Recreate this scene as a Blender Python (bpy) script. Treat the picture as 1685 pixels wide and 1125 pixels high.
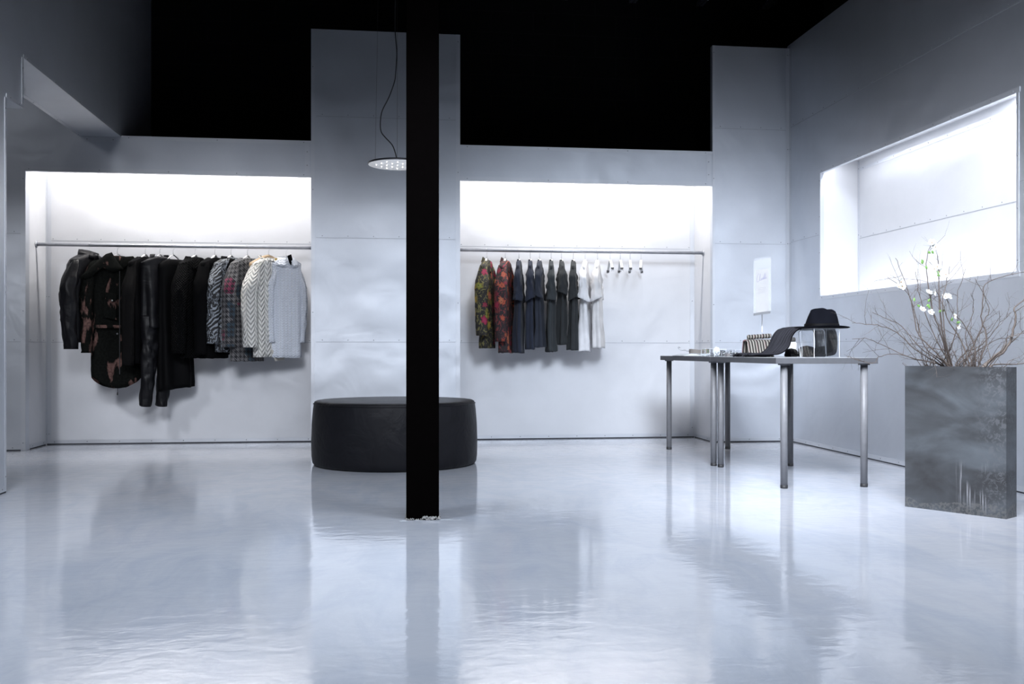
import bpy, bmesh, math, random
from math import sin, cos, pi, radians
from mathutils import Vector, Matrix, noise

random.seed(11)
for _o in list(bpy.data.objects):
    bpy.data.objects.remove(_o)
SC = bpy.context.scene
COL = SC.collection

# ------------------------------------------------------------------ camera
H = 0.79                      # lens height
F = 1628.0                    # focal length in pixels of the 1685 wide frame
YAW = radians(7.33)
HOR = 577.0
cam_d = bpy.data.cameras.new('camera')
cam_d.sensor_width = 36.0
cam_d.lens = F / 1685.0 * 36.0
cam_d.shift_y = (HOR - 562.5) / 1685.0
cam_d.clip_end = 100
cam = bpy.data.objects.new('camera', cam_d)
cam.location = (0, 0, H)
cam.rotation_euler = (radians(90), 0, -YAW)
COL.objects.link(cam)
SC.camera = cam

# ------------------------------------------------------------------ world, exposure
wd = bpy.data.worlds.new('world')
SC.world = wd
wd.use_nodes = True
wd.node_tree.nodes['Background'].inputs[0].default_value = (0.55, 0.68, 1.0, 1)
wd.node_tree.nodes['Background'].inputs[1].default_value = 0.02
SC.view_settings.view_transform = 'Standard'
SC.view_settings.look = 'None'
SC.view_settings.exposure = 0.35
SC.view_settings.gamma = 1.0
SC.view_settings.use_curve_mapping = False
SC.cycles.max_bounces = 10
SC.cycles.use_denoising = True
SC.cycles.caustics_reflective = False
SC.cycles.caustics_refractive = False

# ------------------------------------------------------------------ lamps of the shop, added wall spots
def area(name, loc, rot, sx, sy, power, color, shape='RECTANGLE', spread=180):
    d = bpy.data.lights.new(name, 'AREA')
    d.shape = shape
    d.size = sx
    if shape in ('RECTANGLE', 'ELLIPSE'):
        d.size_y = sy
    d.energy = power
    d.color = color
    d.spread = radians(spread)
    o = bpy.data.objects.new(name, d)
    o.location = loc
    o.rotation_euler = rot
    COL.objects.link(o)
    return o

WARM = (1.0, 0.965, 0.94)
COOL = (0.80, 0.88, 1.0)
NEUT = (0.9, 0.93, 1.0)
# light strips behind the headers of the two alcoves
area('alcove_strip_light', (-1.70, 8.40, 2.47), (radians(8), 0, 0), 2.05, 0.06, 25, WARM)
area('alcove_strip_light', (1.715, 8.40, 2.47), (radians(8), 0, 0), 2.05, 0.06, 25, WARM)
# strips hidden above and below the lip of the lit recess in the right wall
area('recess_strip_light', (3.565, 6.40, 2.325), (0, 0, 0), 0.04, 2.35, 8, NEUT)
area('recess_floor_light', (3.60, 6.40, 1.16), (radians(180), 0, 0), 0.05, 2.4, 9, NEUT)
area('recess_spot_light', (3.66, 5.45, 2.30), (0, radians(-15), 0), 0.12, 0.12, 6, NEUT)
# pendants over the front half of the shop, then added spots aimed at the walls
def aimed(name, loc, tgt, size, power, color, spread):
    d = Vector(tgt) - Vector(loc)
    area(name, loc, d.to_track_quat('-Z', 'Y').to_euler(), size, size, power, color, 'DISK', spread)
for (x, y, w) in ((-0.8, 4.0, 27), (0.9, 3.9, 24), (2.6, 3.4, 13), (0.5, 2.3, 14), (-1.2, 2.2, 13)):
    area('pendant_light_glow', (x, y, 2.3), (0, 0, 0), 0.5, 0.5, w, COOL, 'DISK')
def spot(name, loc, tgt, power, color, angle, radius=0.7):
    d = bpy.data.lights.new(name, 'SPOT')
    d.energy = power; d.color = color; d.spot_size = radians(angle); d.spot_blend = 1.0; d.shadow_soft_size = radius
    ob = bpy.data.objects.new(name, d); ob.location = loc
    ob.rotation_euler = (Vector(tgt) - Vector(loc)).to_track_quat('-Z', 'Y').to_euler()
    COL.objects.link(ob)
spot('added_wall_spot', (-1.3, 0.8, 3.6), (-1.9, 8.3, -0.7), 700, NEUT, 46)  # these spots are added out of view to brighten the lower walls
spot('added_wall_spot', (-0.3, 0.8, 3.6), (-0.1, 8.3, -0.7), 120, NEUT, 46)
spot('added_wall_spot', (1.2, 0.8, 3.6), (1.6, 8.3, -0.5), 470, COOL, 46)
spot('added_wall_spot', (1.5, 1.2, 3.6), (3.1, 8.3, -0.2), 980, COOL, 46)
spot('added_wall_spot', (0.9, 2.6, 3.6), (3.5, 6.6, -0.3), 1200, NEUT, 54)
spot('added_wall_spot', (0.9, 1.0, 3.6), (3.5, 4.2, -0.3), 600, NEUT, 54)
# lamp of the side room beyond the left opening
spot('side_room_light', (-3.5, 4.6, 3.2), (-2.9, 8.25, 0.1), 230, NEUT, 46, 0.2)
aimed('side_room_glow', (-3.8, 6.0, 3.3), (-3.2, 7.6, 0.0), 0.3, 2.5, NEUT, 170)

# ------------------------------------------------------------------ pixel helpers
SA, CA = sin(YAW), cos(YAW)
def ray(px, py):
    r = px - 842.5
    return Vector((F * SA + r * CA, F * CA - r * SA, HOR - py))
def PZ(px, py, z):
    d = ray(px, py); t = (z - H) / d.z
    return Vector((d.x * t, d.y * t, z))
def PY(px, py, Y):
    d = ray(px, py); t = Y / d.y
    return Vector((d.x * t, Y, H + d.z * t))
def PX(px, py, X):
    d = ray(px, py); t = X / d.x
    return Vector((X, d.y * t, H + d.z * t))
def PD(px, py, D):
    d = ray(px, py) / F
    return Vector((d.x * D, d.y * D, H + d.z * D))

# ------------------------------------------------------------------ objects
def tag(o, label=None, cat=None, group=None, kind=None):
    if label: o['label'] = label
    if cat: o['category'] = cat
    if group: o['group'] = group
    if kind: o['kind'] = kind
    return o
def thing(name, label, cat, loc=(0, 0, 0), rz=0, group=None):
    o = bpy.data.objects.new(name, None)
    o.empty_display_size = 0.05
    o.location = loc
    o.rotation_euler = (0, 0, rz)
    COL.objects.link(o)
    return tag(o, label, cat, group)

class MB:
    """collects verts, faces and metre uvs"""
    def __init__(self):
        self.v = []; self.f = []; self.uv = []; self.sm = []
    def add(self, vs, fs, uvs=None, smooth=False):
        b = len(self.v)
        self.v += [tuple(p) for p in vs]
        for i, f in enumerate(fs):
            self.f.append([b + k for k in f])
            self.uv.append(uvs[i] if uvs else None)
            self.sm.append(smooth)
    def box(self, a, b, mtx=None):
        x0, y0, z0 = a; x1, y1, z1 = b
        vs = [Vector(p) for p in ((x0,y0,z0),(x1,y0,z0),(x1,y1,z0),(x0,y1,z0),(x0,y0,z1),(x1,y0,z1),(x1,y1,z1),(x0,y1,z1))]
        if mtx: vs = [mtx @ p for p in vs]
        self.add(vs, [(0,3,2,1),(4,5,6,7),(0,1,5,4),(1,2,6,5),(2,3,7,6),(3,0,4,7)])
        return self
    def loft(self, rings, closed=True, cap0=False, cap1=False, smooth=True):
        n = len(rings[0]); b = len(self.v)
        vs = [p for r in rings for p in r]
        fs = []; uvs = []
        us = []; vv = [0.0]
        for r in rings:
            u = [0.0]
            for i in range(n):
                u.append(u[-1] + (Vector(r[(i + 1) % n]) - Vector(r[i])).length)
            us.append(u)
        for j in range(1, len(rings)):
            vv.append(vv[-1] + sum((Vector(rings[j][i]) - Vector(rings[j-1][i])).length for i in range(0, n, max(1, n // 4))) / len(range(0, n, max(1, n // 4))))
        um = us[len(us) // 2]
        m = n if closed else n - 1
        for j in range(len(rings) - 1):
            for i in range(m):
                k = (i + 1) % n
                fs.append((j*n+i, j*n+k, (j+1)*n+k, (j+1)*n+i))
                uvs.append([(um[i], -vv[j]), (um[i+1], -vv[j]), (um[i+1], -vv[j+1]), (um[i], -vv[j+1])])
        if cap0: fs.append(tuple(range(n))[::-1]); uvs.append(None)
        if cap1: fs.append(tuple((len(rings)-1)*n + i for i in range(n))); uvs.append(None)
        self.add(vs, fs, uvs, smooth)
        return self
    def tube(self, pts, r, n=8, caps=True, smooth=True):
        pts = [Vector(p) for p in pts]
        rings = []
        up = None
        for i, p in enumerate(pts):
            t = (pts[min(i+1, len(pts)-1)] - pts[max(i-1, 0)])
            t = t.normalized() if t.length > 1e-9 else Vector((0, 0, 1))
            if up is None:
                up = Vector((0, 0, 1)) if abs(t.z) < 0.9 else Vector((1, 0, 0))
            s = t.cross(up)
            if s.length < 1e-5: s = t.cross(Vector((0.3, 1, 0.1)))
            s.normalize(); up = s.cross(t).normalized()
            rr = r[i] if isinstance(r, (list, tuple)) else r
            rings.append([p + s * (rr * cos(2*pi*k/n)) + up * (rr * sin(2*pi*k/n)) for k in range(n)])
        return self.loft(rings, cap0=caps, cap1=caps, smooth=smooth)
    def lathe(self, prof, n=48, c=(0, 0, 0), cap0=False, cap1=False):
        rings = [[(c[0] + r*cos(2*pi*k/n), c[1] + r*sin(2*pi*k/n), c[2] + z) for k in range(n)] for r, z in prof]
        return self.loft(rings, cap0=cap0, cap1=cap1)
    def sphere(self, c, r, n=8, sz=1.0):
        prof = [(max(1e-4, r*sin(pi*j/n)), -r*sz*cos(pi*j/n)) for j in range(n + 1)]
        return self.lathe(prof, n * 2 if n > 4 else 6, c)
    def build(self, name, m, parent=None, bevel=0, weld=False, fixn=True):
        me = bpy.data.meshes.new(name)
        me.from_pydata(self.v, [], self.f)
        uvl = me.uv_layers.new(name='uv')
        li = 0
        for fi, f in enumerate(self.f):
            for k in range(len(f)):
                if self.uv[fi]: uvl.data[li].uv = self.uv[fi][k]
                li += 1
        me.polygons.foreach_set('use_smooth', self.sm)
        if fixn or weld:
            bm = bmesh.new(); bm.from_mesh(me)
            if weld: bmesh.ops.remove_doubles(bm, verts=bm.verts, dist=1e-5)
            bmesh.ops.recalc_face_normals(bm, faces=bm.faces)
            bm.to_mesh(me); bm.free()
        o = bpy.data.objects.new(name, me)
        COL.objects.link(o)
        if m: me.materials.append(m)
        if parent: o.parent = parent
        if bevel:
            md = o.modifiers.new('bevel', 'BEVEL'); md.width = bevel; md.segments = 2; md.limit_method = 'ANGLE'
        return o

def copy_tree(o, parent=None):
    c = o.copy(); COL.objects.link(c)
    if parent: c.parent = parent
    for ch in [q for q in bpy.data.objects if q.parent == o]:
        copy_tree(ch, c)
    return c

# ------------------------------------------------------------------ node materials
class NT:
    def __init__(self, name):
        self.m = bpy.data.materials.new(name); self.m.use_nodes = True
        self.t = self.m.node_tree; self.n = self.t.nodes; self.l = self.t.links
        self.b = self.n['Principled BSDF']
    def new(self, ty, **kw):
        n = self.n.new(ty)
        for k, v in kw.items(): setattr(n, k, v)
        return n
    def put(self, sock, v):
        if isinstance(v, bpy.types.NodeSocket): self.l.new(v, sock)
        elif isinstance(v, (tuple, list)) and len(v) == 3 and sock.type == 'RGBA': sock.default_value = (*v, 1)
        else: sock.default_value = v
    def math(self, op, a, b=0.0, c=None):
        n = self.new('ShaderNodeMath', operation=op)
        self.put(n.inputs[0], a); self.put(n.inputs[1], b)
        if c is not None: self.put(n.inputs[2], c)
        return n.outputs[0]
    def coord(self, kind='Object', scale=(1, 1, 1), rot=(0, 0, 0), loc=(0, 0, 0)):
        if kind == 'UV':
            c = self.new('ShaderNodeUVMap'); c.uv_map = 'uv'; out = c.outputs[0]
        elif kind == 'World':
            out = self.new('ShaderNodeNewGeometry').outputs['Position']
        else:
            out = self.new('ShaderNodeTexCoord').outputs[kind]
        mp = self.new('ShaderNodeMapping')
        self.l.new(out, mp.inputs[0])
        mp.inputs['Scale'].default_value = scale; mp.inputs['Rotation'].default_value = rot; mp.inputs['Location'].default_value = loc
        return mp.outputs[0]
    def noise(self, vec, scale, detail=4, rough=0.5, dist=0.0):
        n = self.new('ShaderNodeTexNoise')
        self.l.new(vec, n.inputs['Vector'])
        n.inputs['Scale'].default_value = scale; n.inputs['Detail'].default_value = detail
        n.inputs['Roughness'].default_value = rough; n.inputs['Distortion'].default_value = dist
        return n.outputs['Fac']
    def ramp(self, fac, stops, interp='LINEAR'):
        n = self.new('ShaderNodeValToRGB'); cr = n.color_ramp; cr.interpolation = interp
        while len(cr.elements) < len(stops): cr.elements.new(0.5)
        for e, (p, c) in zip(cr.elements, stops):
            e.position = p; e.color = (*c, 1) if len(c) == 3 else c
        self.put(n.inputs[0], fac)
        return n.outputs[0]
    def mix(self, f, a, b):
        n = self.new('ShaderNodeMix', data_type='RGBA')
        self.put(n.inputs[0], f); self.put(n.inputs[6], a); self.put(n.inputs[7], b)
        return n.outputs[2]
    def bump(self, h, strength=0.3, dist=0.01, normal=None):
        n = self.new('ShaderNodeBump')
        self.put(n.inputs['Height'], h)
        n.inputs['Strength'].default_value = strength; n.inputs['Distance'].default_value = dist
        if normal: self.l.new(normal, n.inputs['Normal'])
        return n.outputs[0]
    def set(self, **kw):
        names = dict(base='Base Color', rough='Roughness', metal='Metallic', normal='Normal', trans='Transmission Weight', ior='IOR',
                     coat='Coat Weight', coatr='Coat Roughness', sheen='Sheen Weight', spec='Specular IOR Level', emc='Emission Color', ems='Emission Strength', alpha='Alpha')
        for k, v in kw.items(): self.put(self.b.inputs[names[k]], v)
        return self

def plain(name, base, rough=0.5, metal=0.0, **kw):
    t = NT(name)
    v = t.noise(t.coord('Object'), 30, 3)
    b0 = tuple(c * 0.93 for c in base); b1 = tuple(min(1, c * 1.06) for c in base)
    t.set(base=t.ramp(v, [(0.3, b0), (0.7, b1)]), rough=rough, metal=metal, **kw)
    return t.m

def panel_mat(name, base, rough, metal=0.35):
    t = NT(name)
    w = t.coord('World')
    big = t.noise(w, 0.9, 2, 0.5, 0.6)
    mid = t.noise(w, 2.6, 2, 0.45, 1.2)
    grain = t.noise(w, 260, 2)
    blot = t.noise(w, 3.5, 5, 0.6)
    col = t.ramp(blot, [(0.3, tuple(c*0.95 for c in base)), (0.7, base)])
    n1 = t.bump(big, 0.5, 0.07)
    n2 = t.bump(mid, 0.4, 0.012, n1)
    n3 = t.bump(grain, 0.12, 0.001, n2)
    t.set(base=col, rough=t.ramp(grain, [(0.3, (rough,)*3), (0.7, (rough+0.08,)*3)]), metal=metal, normal=n3)
    return t.m

M = {}
M['panel'] = panel_mat('painted_sheet_metal', (0.60, 0.625, 0.67), 0.45, 0.88)
M['panel_alcove'] = panel_mat('painted_sheet_metal_matt', (0.66, 0.67, 0.70), 0.5, 0.3)
M['trim'] = panel_mat('trim_sheet_metal', (0.62, 0.64, 0.68), 0.42, 0.7)
M['screw'] = plain('screw_metal', (0.22, 0.23, 0.26), 0.4, 0.6)
M['seam'] = plain('panel_joint', (0.42, 0.44, 0.48), 0.5, 0.5)
M['gap'] = plain('dark_gap', (0.02, 0.022, 0.03), 0.7)
M['black_paint'] = plain('black_ceiling_paint', (0.004, 0.004, 0.005), 0.85)

def floor_mat():
    t = NT('poured_epoxy_floor')
    w = t.coord('World')
    ws = t.coord('World', scale=(1.6, 0.7, 1))
    a = t.noise(w, 0.7, 4, 0.55, 1.0)
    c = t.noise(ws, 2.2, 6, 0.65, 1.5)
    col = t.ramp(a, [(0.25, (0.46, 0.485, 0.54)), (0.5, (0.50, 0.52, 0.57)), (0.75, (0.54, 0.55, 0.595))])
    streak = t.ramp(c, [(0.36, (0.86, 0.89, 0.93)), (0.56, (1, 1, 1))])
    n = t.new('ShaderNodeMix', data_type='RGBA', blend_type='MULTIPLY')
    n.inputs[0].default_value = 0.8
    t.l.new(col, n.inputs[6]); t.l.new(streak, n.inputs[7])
    rip = t.noise(t.coord('World', scale=(1, 1.6, 1)), 9, 3, 0.5, 0.4)
    rip2 = t.noise(t.coord('World', scale=(1, 1.5, 1)), 42, 2, 0.5)
    nb = t.bump(rip, 0.10, 0.010)
    nb2 = t.bump(rip2, 0.06, 0.003, nb)
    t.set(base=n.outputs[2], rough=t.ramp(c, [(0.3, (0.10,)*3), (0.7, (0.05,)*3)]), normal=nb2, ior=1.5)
    return t.m
M['floor'] = floor_mat()

def block_mat():
    t = NT('black_painted_block')
    b = t.new('ShaderNodeTexBrick')
    t.l.new(t.coord('World', rot=(radians(90), 0, 0)), b.inputs['Vector'])
    b.inputs['Scale'].default_value = 1.0
    b.inputs['Brick Width'].default_value = 0.4; b.inputs['Row Height'].default_value = 0.2; b.inputs['Mortar Size'].default_value = 0.006
    b.inputs['Color1'].default_value = (0.0035, 0.0035, 0.0042, 1); b.inputs['Color2'].default_value = (0.004, 0.004, 0.005, 1); b.inputs['Mortar'].default_value = (0.007, 0.007, 0.008, 1)
    t.set(base=b.outputs[0], rough=0.85, spec=.1)
    return t.m
M['block'] = block_mat()

# ------------------------------------------------------------------ the room
YF, YB = 8.256, 8.756          # face of piers and headers, back of alcoves
XL, XR = -2.094, 3.504         # left and right wall faces
XA0, XP0, XP1, XA1 = -2.819, -0.598, 0.624, 2.806
ZH0, ZH1, ZP = 2.213, 2.511, 3.426
ZC = 4.7
def S(name, mb, m, bevel=0):
    return tag(mb.build(name, m, bevel=bevel), kind='structure')

S('floor', MB().box((-5.2, -4.2, -0.1), (4.4, 9.5, 0)), M['floor'])
S('ceiling', MB().box((-5.2, -4.2, ZC), (4.4, 9.5, ZC + 0.1)), M['black_paint'])
S('wall_back', MB().box((-5.2, 9.3, 0), (4.4, 9.45, ZC)), M['block'])

# panelled front plane: side pier, headers
wl = S('wall_back_left', MB().box((-5.2, YF, 0), (XA0, YF + 0.08, 3.45)).box((XA0, YF, ZH0), (XP0 + 0.01, YF + 0.03, ZH1)).box((XA0, YF, ZH1), (XL - 0.02, YF + 0.03, 3.45)), M['panel'])
wr = S('wall_back_right', MB().box((XP1 - 0.01, YF, ZH0), (XA1 + 0.01, YF + 0.03, ZH1)), M['panel'])
wc = S('wall_back_center', MB().box((XP0, YF - 0.012, 0), (XP1, YF + 0.05, ZP)), M['panel'])
wp = S('wall_back_pier', MB().box((XA1, YF - 0.004, 0), (XR + 0.02, YF + 0.05, ZP)), M['panel'])
# alcove shells: back, sides and lid
def alcove(name, x0, x1):
    mb = MB()
    mb.box((x0 - 0.06, YB, 0), (x1 + 0.06, YB + 0.04, ZH1))
    mb.box((x0 - 0.06, YF + (0.081 if x0 < -1 else 0.051), 0), (x0, YB, ZH1))
    mb.box((x1, YF + 0.051, 0), (x1 + 0.06, YB, ZH1))
    mb.box((x0, YF + 0.031, ZH1 - 0.02), (x1, YB, ZH1 - 0.001))
    return S(name, mb, M['panel_alcove'])
alL = alcove('wall_alcove_left', XA0, XP0)
alR = alcove('wall_alcove_right', XP1, XA1)
# black boards on top of alcove lids so the void above stays dark
for nm, x0, x1 in (('trim_10', XA0 - .06, XP0 + .06), ('trim_11', XP1 - .06, XA1 + .06)):
    S(nm, MB().box((x0, YF + 0.04, ZH1), (x1, 9.28, ZH1 + 0.012)), M['black_paint'])
# black backs of the free standing tops of the piers
S('trim_12', MB().box((XP0 + .005, YF + 0.051, ZH1 + 0.013), (XP1 - .005, YF + 0.07, ZP - .002)).box((XA1 + .005, YF + 0.051, ZH1 + 0.013), (XR + .02, YF + 0.07, ZP - .002)), M['black_paint'])

# right wall with the lit recess
RY0, RY1, RZ0, RZ1, RX = 5.126, 7.638, 1.234, 2.231, 3.826
rw = MB()
X1 = XR + 0.03
rw.box((XR, -4.2, 0), (X1, RY0, 3.46)).box((XR, RY1, 0), (X1, YF + 0.05, 3.46))
rw.box((XR, RY0, 0), (X1, RY1, RZ0)).box((XR, RY0, RZ1), (X1, RY1, 3.46))
wright = S('wall_right', rw, M['panel'])
rc = MB()
rc.box((RX, RY0 - 0.1, RZ0 - 0.12), (RX + 0.03, RY1 + 0.03, 2.34))
rc.box((X1, RY1, RZ0 - 0.12), (RX, RY1 + 0.03, 2.34))
rc.box((X1, RY0 - 0.1, RZ0 - 0.12), (RX, RY0 - 0.07, 2.34))
rc.box((X1, RY0 - 0.1, 2.34), (RX + 0.03, RY1 + 0.03, 2.37))
rc.box((X1, RY0 - 0.1, RZ0 - 0.15), (RX + 0.03, RY1 + 0.03, RZ0 - 0.12))
recess = S('wall_recess', rc, M['panel_alcove'])
S('wall_right_upper', MB().box((4.3, -4.2, 0), (4.4, 9.3, ZC)), M['black_paint'])

# left wall: thick partition with a stepped opening
def prism_yz(poly, x0, x1):
    mb = MB(); n = len(poly)
    vs = [(x0, y, z) for y, z in poly] + [(x1, y, z) for y, z in poly]
    mb.add(vs, [tuple(range(n)), tuple(range(n, 2*n))[::-1]] + [(i, (i+1) % n, n + (i+1) % n, n + i) for i in range(n)])
    return mb
LY = 5.83
poly = [(-4.2, 0), (LY, 0), (LY, 2.204), (6.095, 2.204), (6.095, 2.497), (YF - 0.002, 2.505), (9.29, 2.505), (9.29, ZC - .002), (-4.2, ZC - .002)]
mbw = MB()
def quadbox(y0, y1, z0, z1): mbw.box((XL - 0.32, y0, z0), (XL, y1, z1))
quadbox(-4.2, LY, 0, 2.204); quadbox(-4.2, 6.095, 2.204, 2.5); quadbox(-4.2, YF - .002, 2.5, ZC - .002)
mbw.box((XL - 0.32, YF + .09, 2.53), (XL, 9.29, ZC - .002)).box((XL - 0.32, YF - .002, 3.45), (XL, YF + .09, ZC - .002)).box((XL - 0.02, YF - .002, 2.512), (XL, YF + .09, 3.45))
wleft = S('wall_left', mbw, M['panel'])
S('wall_side_room', MB().box((-5.2, -4.2, 0), (-5.1, YF, 3.46)).box((-5.1, -4.2, 3.46), (XL - .321, YF - .01, 3.5)), M['panel'])
S('wall_front', MB().box((-5.1, -4.2, 0), (4.3, -4.1, ZC)), M['black_paint'])

# ------------------------------------------------------------------ trims, seams, screws
def dome(mb, p, n, r=0.0045):
    n = Vector(n); u = Vector((0, 0, 1)).cross(n) if abs(n.z) < 0.9 else Vector((1, 0, 0)); u.normalize(); w = n.cross(u)
    p = Vector(p)
    rings = [[p + u*(rr*cos(2*pi*k/6)) + w*(rr*sin(2*pi*k/6)) + n*h for k in range(6)] for rr, h in ((r, -0.0005), (r*0.9, 0.0015), (r*0.4, 0.0026))]
    mb.loft(rings, cap1=True)
def strip(p0, p1, nrm, wid, width=0.035, t=0.0025, screws=0.22, off=0.0, mat='trim', name=None, scr=True, parent=None):
    """flat metal strip from p0 to p1 on a surface with normal nrm, widening along wid; screws as a child"""
    p0, p1, nrm, wid = Vector(p0), Vector(p1), Vector(nrm), Vector(wid)
    mb = MB()
    a = nrm * (off + 0.0003); b = nrm * (off + t)
    vs = [p0 + a, p1 + a, p1 + a + wid*width, p0 + a + wid*width, p0 + b, p1 + b, p1 + b + wid*width, p0 + b + wid*width]
    mb.add(vs, [(0,3,2,1),(4,5,6,7),(0,1,5,4),(1,2,6,5),(2,3,7,6),(3,0,4,7)])
    o = mb.build(name, M[mat], parent)
    if scr and screws:
        L = (p1 - p0).length; k = max(2, int(L / screws) + 1); s = MB()
        for i in range(k):
            q = p0 + (p1 - p0) * ((0.06 + (L - 0.12) * i / (k - 1)) / L)
            dome(s, q + wid * width * 0.5 + b, nrm)
        s.build('screw_row', M['screw'], o)
    return o
TN = [20]
def trim(*a, **k):
    TN[0] += 1
    o = strip(*a, name='trim_%d' % TN[0], **k)
    return tag(o, kind='structure')
def seam(p0, p1, nrm, parent, off=0.0, sp=0.2):
    nrm = Vector(nrm)
    wid = Vector((0, 0, 1))
    mb = MB(); p0 = Vector(p0); p1 = Vector(p1)
    a = nrm*(off+0.0002); b = nrm*(off+0.0014)
    vs = [p0+a, p1+a, p1+a+wid*0.004, p0+a+wid*0.004, p0+b, p1+b, p1+b+wid*0.004, p0+b+wid*0.004]
    mb.add(vs, [(0,3,2,1),(4,5,6,7),(0,1,5,4),(1,2,6,5),(2,3,7,6),(3,0,4,7)])
    o = mb.build('panel_seam', M['seam'], parent)
    s = MB(); L = (p1-p0).length; k = max(2, int(L/sp)+1)
    for i in range(k):
        dome(s, p0 + (p1-p0)*((0.05+(L-0.1)*i/(k-1))/L) + wid*0.018 + nrm*(off+0.0005), nrm, 0.004)
    s.build('screw_row', M['screw'], parent)

FN = (0, -1, 0)
yc, yp = YF - 0.012, YF - 0.004
for z in (0.86, 1.715, 2.71):
    seam((XP0 + .04, yc, z), (XP1 - .04, yc, z), FN, wc)
    seam((XA1 + .02, yp, z), (XR - .03, yp, z), FN, wp)
for z in (0.86, 1.715):
    seam((XA0, YB, z), (XP0, YB, z), FN, alL)
    seam((XP1, YB, z), (XA1, YB, z), FN, alR)
seam((-3.6, YF, 0.86), (XA0 - .035, YF, 0.86), FN, wl)
seam((-3.6, YF, 1.715), (XA0 - .035, YF, 1.715), FN, wl)
RN = (-1, 0, 0)
for z in (1.73, 2.73):
    if z < RZ1:
        seam((XR, RY1 + .03, z), (XR, YF - .03, z), RN, wright)
        seam((XR, 0, z), (XR, RY0 - .03, z), RN, wright)
    else:
        seam((XR, 0, z), (XR, YF - .03, z), RN, wright)
seam((XR, 0, 0.86), (XR, YF - .03, 0.86), RN, wright)
seam((RX, RY0 - .05, 1.70), (RX, RY1, 1.70), RN, recess)
seam((XA0, YF + .06, 0.86), (XA0, YB - .03, 0.86), (1, 0, 0), alL)
seam((XA1, YF + .06, 0.86), (XA1, YB - .03, 0.86), RN, alR)

# header strips
trim((XA0 - .035, YF, ZH0), (XP0, YF, ZH0), FN, (0, 0, 1), 0.035, screws=0.55)
trim((XL, YF, ZH1 - .03), (XP0, YF, ZH1 - .03), FN, (0, 0, 1), 0.03, screws=0.55)
trim((XP1, YF, ZH0), (XA1, YF, ZH0), FN, (0, 0, 1), 0.035, screws=0.55)
trim((XP1, YF, ZH1 - .03), (XA1, YF, ZH1 - .03), FN, (0, 0, 1), 0.03, screws=0.55)
trim((XA1 - .05, YF, ZH0 + .036), (XA1 - .05, YF, ZH1 - .031), FN, (1, 0, 0), 0.035, screws=0.25)
trim((XP0 - .05, YF, ZH0 + .036), (XP0 - .05, YF, ZH1 - .031), FN, (1, 0, 0), 0.035, screws=0.25)
trim((XA0 - .035, YF, 0.001), (XA0 - .035, YF, ZH0 - .001), FN, (1, 0, 0), 0.034, screws=0.9)
# pier edge strips
trim((XP0, yc, 0.04), (XP0, yc, ZP - .25), FN, (1, 0, 0), 0.028, screws=0.85)
trim((XP1 - .035, yc, 0.04), (XP1 - .035, yc, ZP), FN, (1, 0, 0), 0.035, screws=0.85)
trim((XA1, yp, 0.04), (XA1, yp, ZP), FN, (1, 0, 0), 0.022, screws=0.85)
# corner angle of right wall
trim((XR - .035, yp, 0.02), (XR - .035, yp, ZP), FN, (1, 0, 0), 0.034, screws=0.85)
trim((XR, YF - .03, 0.02), (XR, YF - .03, ZP), RN, (0, 1, 0), 0.024, screws=0.85)
# alcove corner angles
trim((XA0, YB, 0.03), (XA0, YB, ZH1 - .05), FN, (1, 0, 0), 0.035, screws=0.85)
trim((XA1 - .04, YB, 0.03), (XA1 - .04, YB, ZH1 - .05), FN, (1, 0, 0), 0.04, screws=0.85)
trim((XA0, YB - .03, 0.03), (XA0, YB - .03, ZH1 - .05), (1, 0, 0), (0, 1, 0), 0.027, screws=0.85)
# recess surround
trim((XR, RY0 - .03, RZ0 - .03), (XR, RY1 + .03, RZ0 - .03), RN, (0, 0, 1), 0.03, screws=0.2)
trim((XR, RY0 - .03, RZ1), (XR, RY1 + .03, RZ1), RN, (0, 0, 1), 0.03, screws=0.2)
trim((XR, RY1, RZ0 + .001), (XR, RY1, RZ1 - .001), RN, (0, 1, 0), 0.022, screws=0.3)
trim((XR, RY0 - .022, RZ0 + .001), (XR, RY0 - .022, RZ1 - .001), RN, (0, 1, 0), 0.022, screws=0.3)
trim((RX, RY0 - .05, 2.25), (RX, RY1 - .03, 2.25), RN, (0, 0, 1), 0.03, screws=0.25)
trim((RX, RY1 - .025, RZ0 - .1), (RX, RY1 - .025, 2.33), RN, (0, 1, 0), 0.022, screws=0.4)
# left opening edges
trim((XL, LY - .022, 0.03), (XL, LY - .022, 2.2), (1, 0, 0), (0, 1, 0), 0.022, screws=0.85)
trim((XL, LY, 2.204), (XL, 6.09, 2.204), (1, 0, 0), (0, 0, 1), 0.022, screws=0.2)
trim((XL, 6.07, 2.226), (XL, 6.07, 2.497), (1, 0, 0), (0, 1, 0), 0.022, screws=0.25)
trim((XL, 6.095, 2.5), (XL, YF - .01, 2.5), (1, 0, 0), (0, 0, 1), 0.02, screws=0.45)
trim((XL - .32, 6.1, 2.5), (XL - .32, YF - .01, 2.5), (0, 0, -1), (1, 0, 0), 0.03, screws=0.45)
trim((XL - .32, YF, 2.46), (XL, YF, 2.46), FN, (0, 0, 1), 0.035, screws=0.2)
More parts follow.
